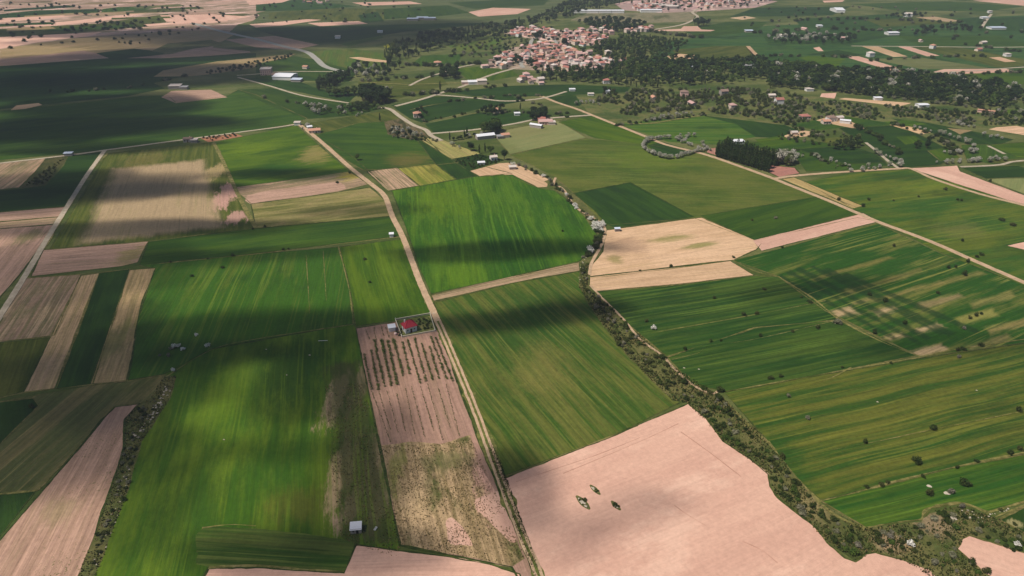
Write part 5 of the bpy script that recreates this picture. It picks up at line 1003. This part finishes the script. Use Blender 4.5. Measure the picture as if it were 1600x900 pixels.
for p in scatter([(650,500),(672,496),(678,514),(655,518)], 16, 1.3): place_shrub(R.choice(['green','shrub']), p, R.uniform(.8, 1.8), 'small garden bush inside the cottage wall', 'garden bushes of the cottage')
for p in scatter([(620,520),(627,515),(628,523),(622,526)], 5, 1.0): place_shrub('shrub', p, R.uniform(1.0, 1.6), 'dark bush at the lower left corner of the garden wall', 'bushes at the garden wall corner')
# ---- white shed at the bottom
sh = empty('shed', G(557,829) + Vector((0, 0, .06)), .12); tag(sh, 'white roofed shed with dark doorway on weedy ground', 'shed')
wl = mesh_obj('wall', wall_mesh(3.9, 3.0, 2.2, .7, WALLC['grey'], 'x'), sh)
V = [(-2.15,-1.75,2.0),(2.15,-1.75,2.0),(2.15,1.7,2.75),(-2.15,1.7,2.75)]; V += [(a,b,c+.1) for a,b,c in V]
rf = mesh_obj('roof', pydata('roof', V, [(4,5,6,7),(3,2,1,0),(0,1,5,4),(1,2,6,5),(2,3,7,6),(3,0,4,7)], [ROOFC['whitemetal']]), sh)
mesh_obj('back_wall', boxmesh('back_wall', WALLC['grey'], (-1.94, 1.94, 1.3, 1.49, 2.2, 2.62)), sh)
for i in range(8):
    q = mesh_obj('roof_rib', boxmesh('roof_rib', ROOFC['whitemetal'], (-.03, .03, -1.75, 1.77, 0, .05)), rf); q.location = (-1.96 + i * .56, 0, 2.475); q.rotation_euler = (math.atan2(.75, 3.45), 0, 0)
dr = mesh_obj('doorway', boxmesh('doorway', M_SHADOWY, (.05, .95, -1.56, -1.48, 0, 1.8)), sh)  # solid panel on the wall; its dark colour imitates the shaded opening
mesh_obj('window', boxmesh('window', M_GLASS, (-1.2, -.6, -1.55, -1.49, .9, 1.5)), sh)
mesh_obj('plank_base', boxmesh('plank_base', plain('old_planks', S(150,142,134), .3, 3), (-1.97, .04, -1.54, -1.49, -.05, .75), (.96, 1.97, -1.54, -1.49, -.05, .75)), sh)
tr = empty('water_trough', G(587,827) + Vector((0, 0, .06)), 1.2); tag(tr, 'small pale water trough right of the white shed', 'trough')
mesh_obj('basin', boxmesh('basin', M_FRAME, (-.75,.75,-.35,-.27,.12,.6), (-.75,.75,.27,.35,.12,.6), (-.75,-.67,-.27,.27,.12,.6), (.67,.75,-.27,.27,.12,.6), (-.67,.67,-.27,.27,.12,.2)), tr)
for s in (-.6, .6): mesh_obj('foot', boxmesh('foot', WALLC['grey'], (s-.1, s+.1, -.3, .3, -.05, .118)), tr)
B(612,370,.15,2.6,2.2,2.4,.2,'white','whitemetal','flat','tiny white pump hut beside the middle road',name='pump_hut',cat='hut',z=.1)
B(964,361,.1,3.4,2.4,2.2,.5,'grey','bluish','gable','small bluish roofed hut at the top of the tan field',name='hut',cat='hut',z=.1)
# ------------------------------------------------------------------ rocks
M_ROCK = plain('pale_rock', S(190,178,160), .25, 2.2, bump=.6, objrand=.3)
RM = []
for i in range(4):
    bm = bmesh.new(); bmesh.ops.create_icosphere(bm, subdivisions=2, radius=.5)
    for v in bm.verts:
        n = mnoise.noise(v.co * 2.3 + Vector((i * 9, 0, 0))); v.co *= 1 + .45 * n; v.co.z *= .62
    me = bpy.data.meshes.new('rock'); bm.to_mesh(me); bm.free(); me.materials.append(M_ROCK); RM.append(me)
def rock(p, s, label, group=None, st=1.0, parent=None, rz=None):
    o = mesh_obj('rock' if parent is None else 'stone', R.choice(RM), parent); o.location = p + Vector((0, 0, s * .1)); o.rotation_euler = (0, 0, R.random() * 6.28 if rz is None else rz)
    o.scale = (s * st, s, s * R.uniform(.6, .9))
    if parent is None: tag(o, label, 'rock', group)
    return o
for p in scatter([(256,605),(262,600),(266,612),(250,640),(232,665),(212,690),(206,680),(230,655)], 34, 1.1): rock(p, R.uniform(.45, 1.3), 'pale rock in the stony heap on the ditch bank', 'rocks on the ditch bank')
for p in scatter([(196,720),(206,700),(200,760),(170,850),(150,890),(140,890),(165,830)], 24, 1.5): rock(p, R.uniform(.3, .8), 'pale rock along the lower ditch', 'rocks along the lower ditch')
for (cx, cy, an, n, lb, rr) in ((911,785,-1.0,16,'heap of pale stones on the left island of the pink field',(2.4,.8)), (930,765,-1.0,5,'few pale stones on the upper island of the pink field',(1.6,.4)), (962,790,-1.0,4,'few pale stones on the right island of the pink field',(1.3,.4))):
    c = G(cx, cy); d = (G(cx + 9, cy + 9) - G(cx - 9, cy - 9)).normalized(); nrm = Vector((-d.y, d.x, 0))
    px = lambda a, b: c + d * a + nrm * b
    isl = []
    L, W = rr[0] + 1.1, rr[1] + .7
    for i in range(18):
        t = 2 * math.pi * i / 18; isl.append(px(math.cos(t) * L * (1 if abs(math.cos(t)) < .9 else 1.2), math.sin(t) * W))
    lay = layer_of([(q.x, q.y) for q in isl])
    o = sheet('grass_island', isl, field_mat('island_cover', S(86,92,50), S(120,112,70), S(56,70,32), 0, across=.6, along=.6, grain=.5, patch=.3), .05 + STEP_Z * lay, .3)
    e = empty('stone_heap', c); tag(e, lb, 'stones')
    for i in range(n): rock(Vector((0, 0, .1)) + d * R.uniform(-rr[0], rr[0]) + nrm * R.uniform(-rr[1], rr[1]) * .6 - nrm * .3, R.uniform(.4, .95), '', parent=e)
    for i in range(5): place_shrub('shrub', px(R.uniform(-rr[0], rr[0]), W * R.uniform(.1, .8) * R.choice([-1, 1, 1])), R.uniform(.5, .9), lb.split(' on ')[1].join(['low weed clump on ', '']), 'weeds on ' + lb.split(' on ')[1], name='weed_clump', cat='weeds')
for x, y, s, lb in ((1452,760,1.6,'white rock above the big dark bush'),(1479,771,1.9,'long white rock beside the brownish bush'),(1490,810,2.2,'long pale rock on the rough ground'),(1517,809,1.0,'small pale rock on the rough ground'),(1371,628,.8,'white stone in the olive field') ,(1526,610,.7,'tiny white stone in the right olive field'),(1069,575,.9,'white stone in the dark field, left of two'),(1092,577,.8,'white stone in the dark field, right of two'),(416,546,.7,'white stone in the green field, left'),(484,555,1.0,'white stone in the green field, centre'),(448,586,.7,'white stone in the green field, lower'),(350,687,.8,'white stone in the bright field at left'),(678,490,1.3,'pale boulder beside the middle road')):
    rock(G(x, y), s * .8, lb, st=1.5, rz=-.4)
for p in along([(1545,806),(1560,800),(1575,795)], 1.0, .4): rock(p, R.uniform(.35, .7), 'pale stone in the little wall at right', 'stones of the little wall at right')
for p in scatter([(1500,790),(1512,795),(1540,812),(1530,818),(1505,805)], 22, 1.2): rock(p, R.uniform(.3, .8), 'pinkish stone strewn down the rough slope', 'stones on the rough slope')
for p in scatter([(910,402),(918,400),(910,415),(906,440),(903,436)], 9, 1.2): rock(p, R.uniform(.5, 1.1), 'pale rock by the stream below the bend', 'rocks below the stream bend')
sp = empty('plank', G(504.5,533), .05); bpy.data.objects.remove(sp)
o = mesh_obj('pipe', pydata('pipe', *(lambda V, Fc: (tube(V, Fc, Vector((-2.4, 0, .2)), Vector((2.4, .3, .2)), .13, .13, 8), (V, Fc))[1])([], []), [M_FRAME])); o.location = G(504.5, 533); tag(o, 'short white pipe lying in the dark part of the green field', 'pipe')
# ------------------------------------------------------------------ weeds: uncountable tufts on the rough ground
def tufts(name, label, polys, dens, hr, mats, seed):
    rg = random.Random(seed); V = []; Fc = []; Mi = []
    for poly, n in polys:
        P = [G(*q) for q in poly]; pl = [(p.x, p.y) for p in P]
        x0, x1 = min(p[0] for p in pl), max(p[0] for p in pl); y0, y1 = min(p[1] for p in pl), max(p[1] for p in pl)
        k = 0; tries = 0
        while k < n and tries < n * 40:
            tries += 1; x, y = rg.uniform(x0, x1), rg.uniform(y0, y1)
            if mnoise.noise(Vector((x * .09, y * .09, seed))) < rg.uniform(-.5, .25) or not inside((x, y), pl): continue
            k += 1; h = rg.uniform(*hr); m = rg.randrange(len(mats))
            for b in range(5):
                t = rg.random() * 6.28; r = h * rg.uniform(.25, .7); s = len(V); dx, dy = math.cos(t), math.sin(t); w_ = h * .28
                V += [(x + dx * .1 * h - dy * w_, y + dy * .1 * h + dx * w_, 0), (x + dx * .1 * h + dy * w_, y + dy * .1 * h - dx * w_, 0), (x + dx * r, y + dy * r, h * rg.uniform(.6, 1.1) + .1)]
                Fc.append((s, s+1, s+2)); Mi.append(m)
    o = mesh_obj(name, pydata(name, V, Fc, mats, Mi)); tag(o, label, 'weeds', kind='stuff')
M_W1 = leaf_mat('weed_green', S(56,72,30), S(84,92,44)); M_W2 = leaf_mat('weed_dry', S(140,128,82), S(176,154,108)); M_W3 = leaf_mat('weed_dark', S(36,48,24), S(58,64,32))
tufts('rough_weeds', 'rough weeds and dry grass covering the stream banks', [
  ([(907,412),(920,412),(918,450),(960,486),(1000,522),(1052,574),(1130,622),(1200,690),(1250,755),(1280,786),(1352,826),(1440,815),(1452,800),(1500,790),(1545,806),(1640,850),(1513,837),(1495,857),(1540,900),(1560,940),(1500,940),(1430,885),(1365,863),(1335,877),(1290,845),(1250,805),(1210,770),(1200,740),(1130,690),(1075,631),(1050,626),(985,562),(935,500),(905,450)], 9000)], 1, (.25, .8), [M_W1, M_W1, M_W2, M_W3, M_W1], 5)
tufts('ditch_weeds', 'dark weeds filling the ditch at lower left', [([(215,632),(235,622),(255,590),(276,588),(267,622),(222,690),(202,760),(182,820),(162,870),(135,940),(96,960),(122,900),(150,830),(163,790),(180,742),(194,700),(195,655)], 1700)], 1, (.2, .7), [M_W3, M_W1, M_W2, M_W1], 6)
tufts('plot_weeds', 'dry and green weeds over the fallow plots round the shed', [([(596,697),(690,694),(735,684),(790,805),(820,872),(802,884),(626,852)], 5000), ([(508,600),(566,600),(596,695),(628,850),(618,872),(552,852),(532,838),(520,760),(514,690)], 3000)], 1, (.15, .5), [M_W2, M_W1, M_W2], 8)
tufts('verge_weeds', 'dark grass along the right verge of the middle road', [([(760,690),(770,690),(800,770),(832,860),(856,930),(846,930),(815,850),(785,770)], 1500)], 1, (.2, .6), [M_W3, M_W1], 9)

# ------------------------------------------------------------------ clouds overhead (outside the frame) and haze
def vol_mat(name, col, dens, aniso=0):
    m = bpy.data.materials.new(name); m.use_nodes = True; t = m.node_tree
    t.nodes.remove(t.nodes['Principled BSDF']); v = t.nodes.new('ShaderNodeVolumePrincipled')
    v.inputs['Color'].default_value = col; v.inputs['Density'].default_value = dens; v.inputs['Anisotropy'].default_value = aniso
    t.links.new(v.outputs[0], t.nodes['Material Output'].inputs['Volume']); return m
ALT = 1000.0
def cloud(px, py, rx, ry, tau, rot=0, lump=.35):
    bm = bmesh.new(); bmesh.ops.create_icosphere(bm, subdivisions=4, radius=1)
    sd = Vector((px * .37, py * .53, 1))
    for v in bm.verts:
        d = v.co.normalized(); n = mnoise.noise(d * 1.6 + sd) + .5 * mnoise.noise(d * 3.4 + sd)
        v.co = d * (1 + lump * n)
        if v.co.z < 0: v.co.z *= .5
    me = bpy.data.meshes.new('cloud'); bm.to_mesh(me); bm.free()
    th = .28 * min(rx, ry) + 14
    me.materials.append(vol_mat('cloud_vapour', (1, 1, 1, 1), tau / (1.5 * th / math.sin(SUN_EL)), .5))
    o = mesh_obj('cloud', me); o['kind'] = 'structure'
    o.location = G(px, py) + SUN_DIR * (ALT / math.sin(SUN_EL)); o.scale = (rx, ry, th); o.rotation_euler = (0, 0, rot)
for c in CLOUDS: cloud(*c)
hz = mesh_obj('haze', boxmesh('haze', vol_mat('haze_air', (.80, .88, 1, 1), HAZE, .3), (-9100, 9100, -2600, 12100, -1.5, 207))); hz['kind'] = 'stuff'; hz['label'] = 'thin bluish haze over the plain'; hz['category'] = 'haze'

# ------------------------------------------------------------------ tell look-alikes apart by their order across the view
shared = {}
for o in C.objects:
    if o.parent is None and 'label' in o and 'category' in o and o.get('kind') is None: shared.setdefault(o['label'], []).append(o)
for lb, os_ in shared.items():
    if not 2 <= len(os_) <= len(ORD) or len(lb.split()) > 13: continue
    os_.sort(key=lambda o: (o.location.y if lb.startswith('leafy vine') else inv(o.location)[0]), reverse=lb.startswith('leafy vine'))
    for i, o in enumerate(os_): o['label'] = lb + (', %s from the house' if lb.startswith('leafy vine') else ', %s from left') % ORD[i]
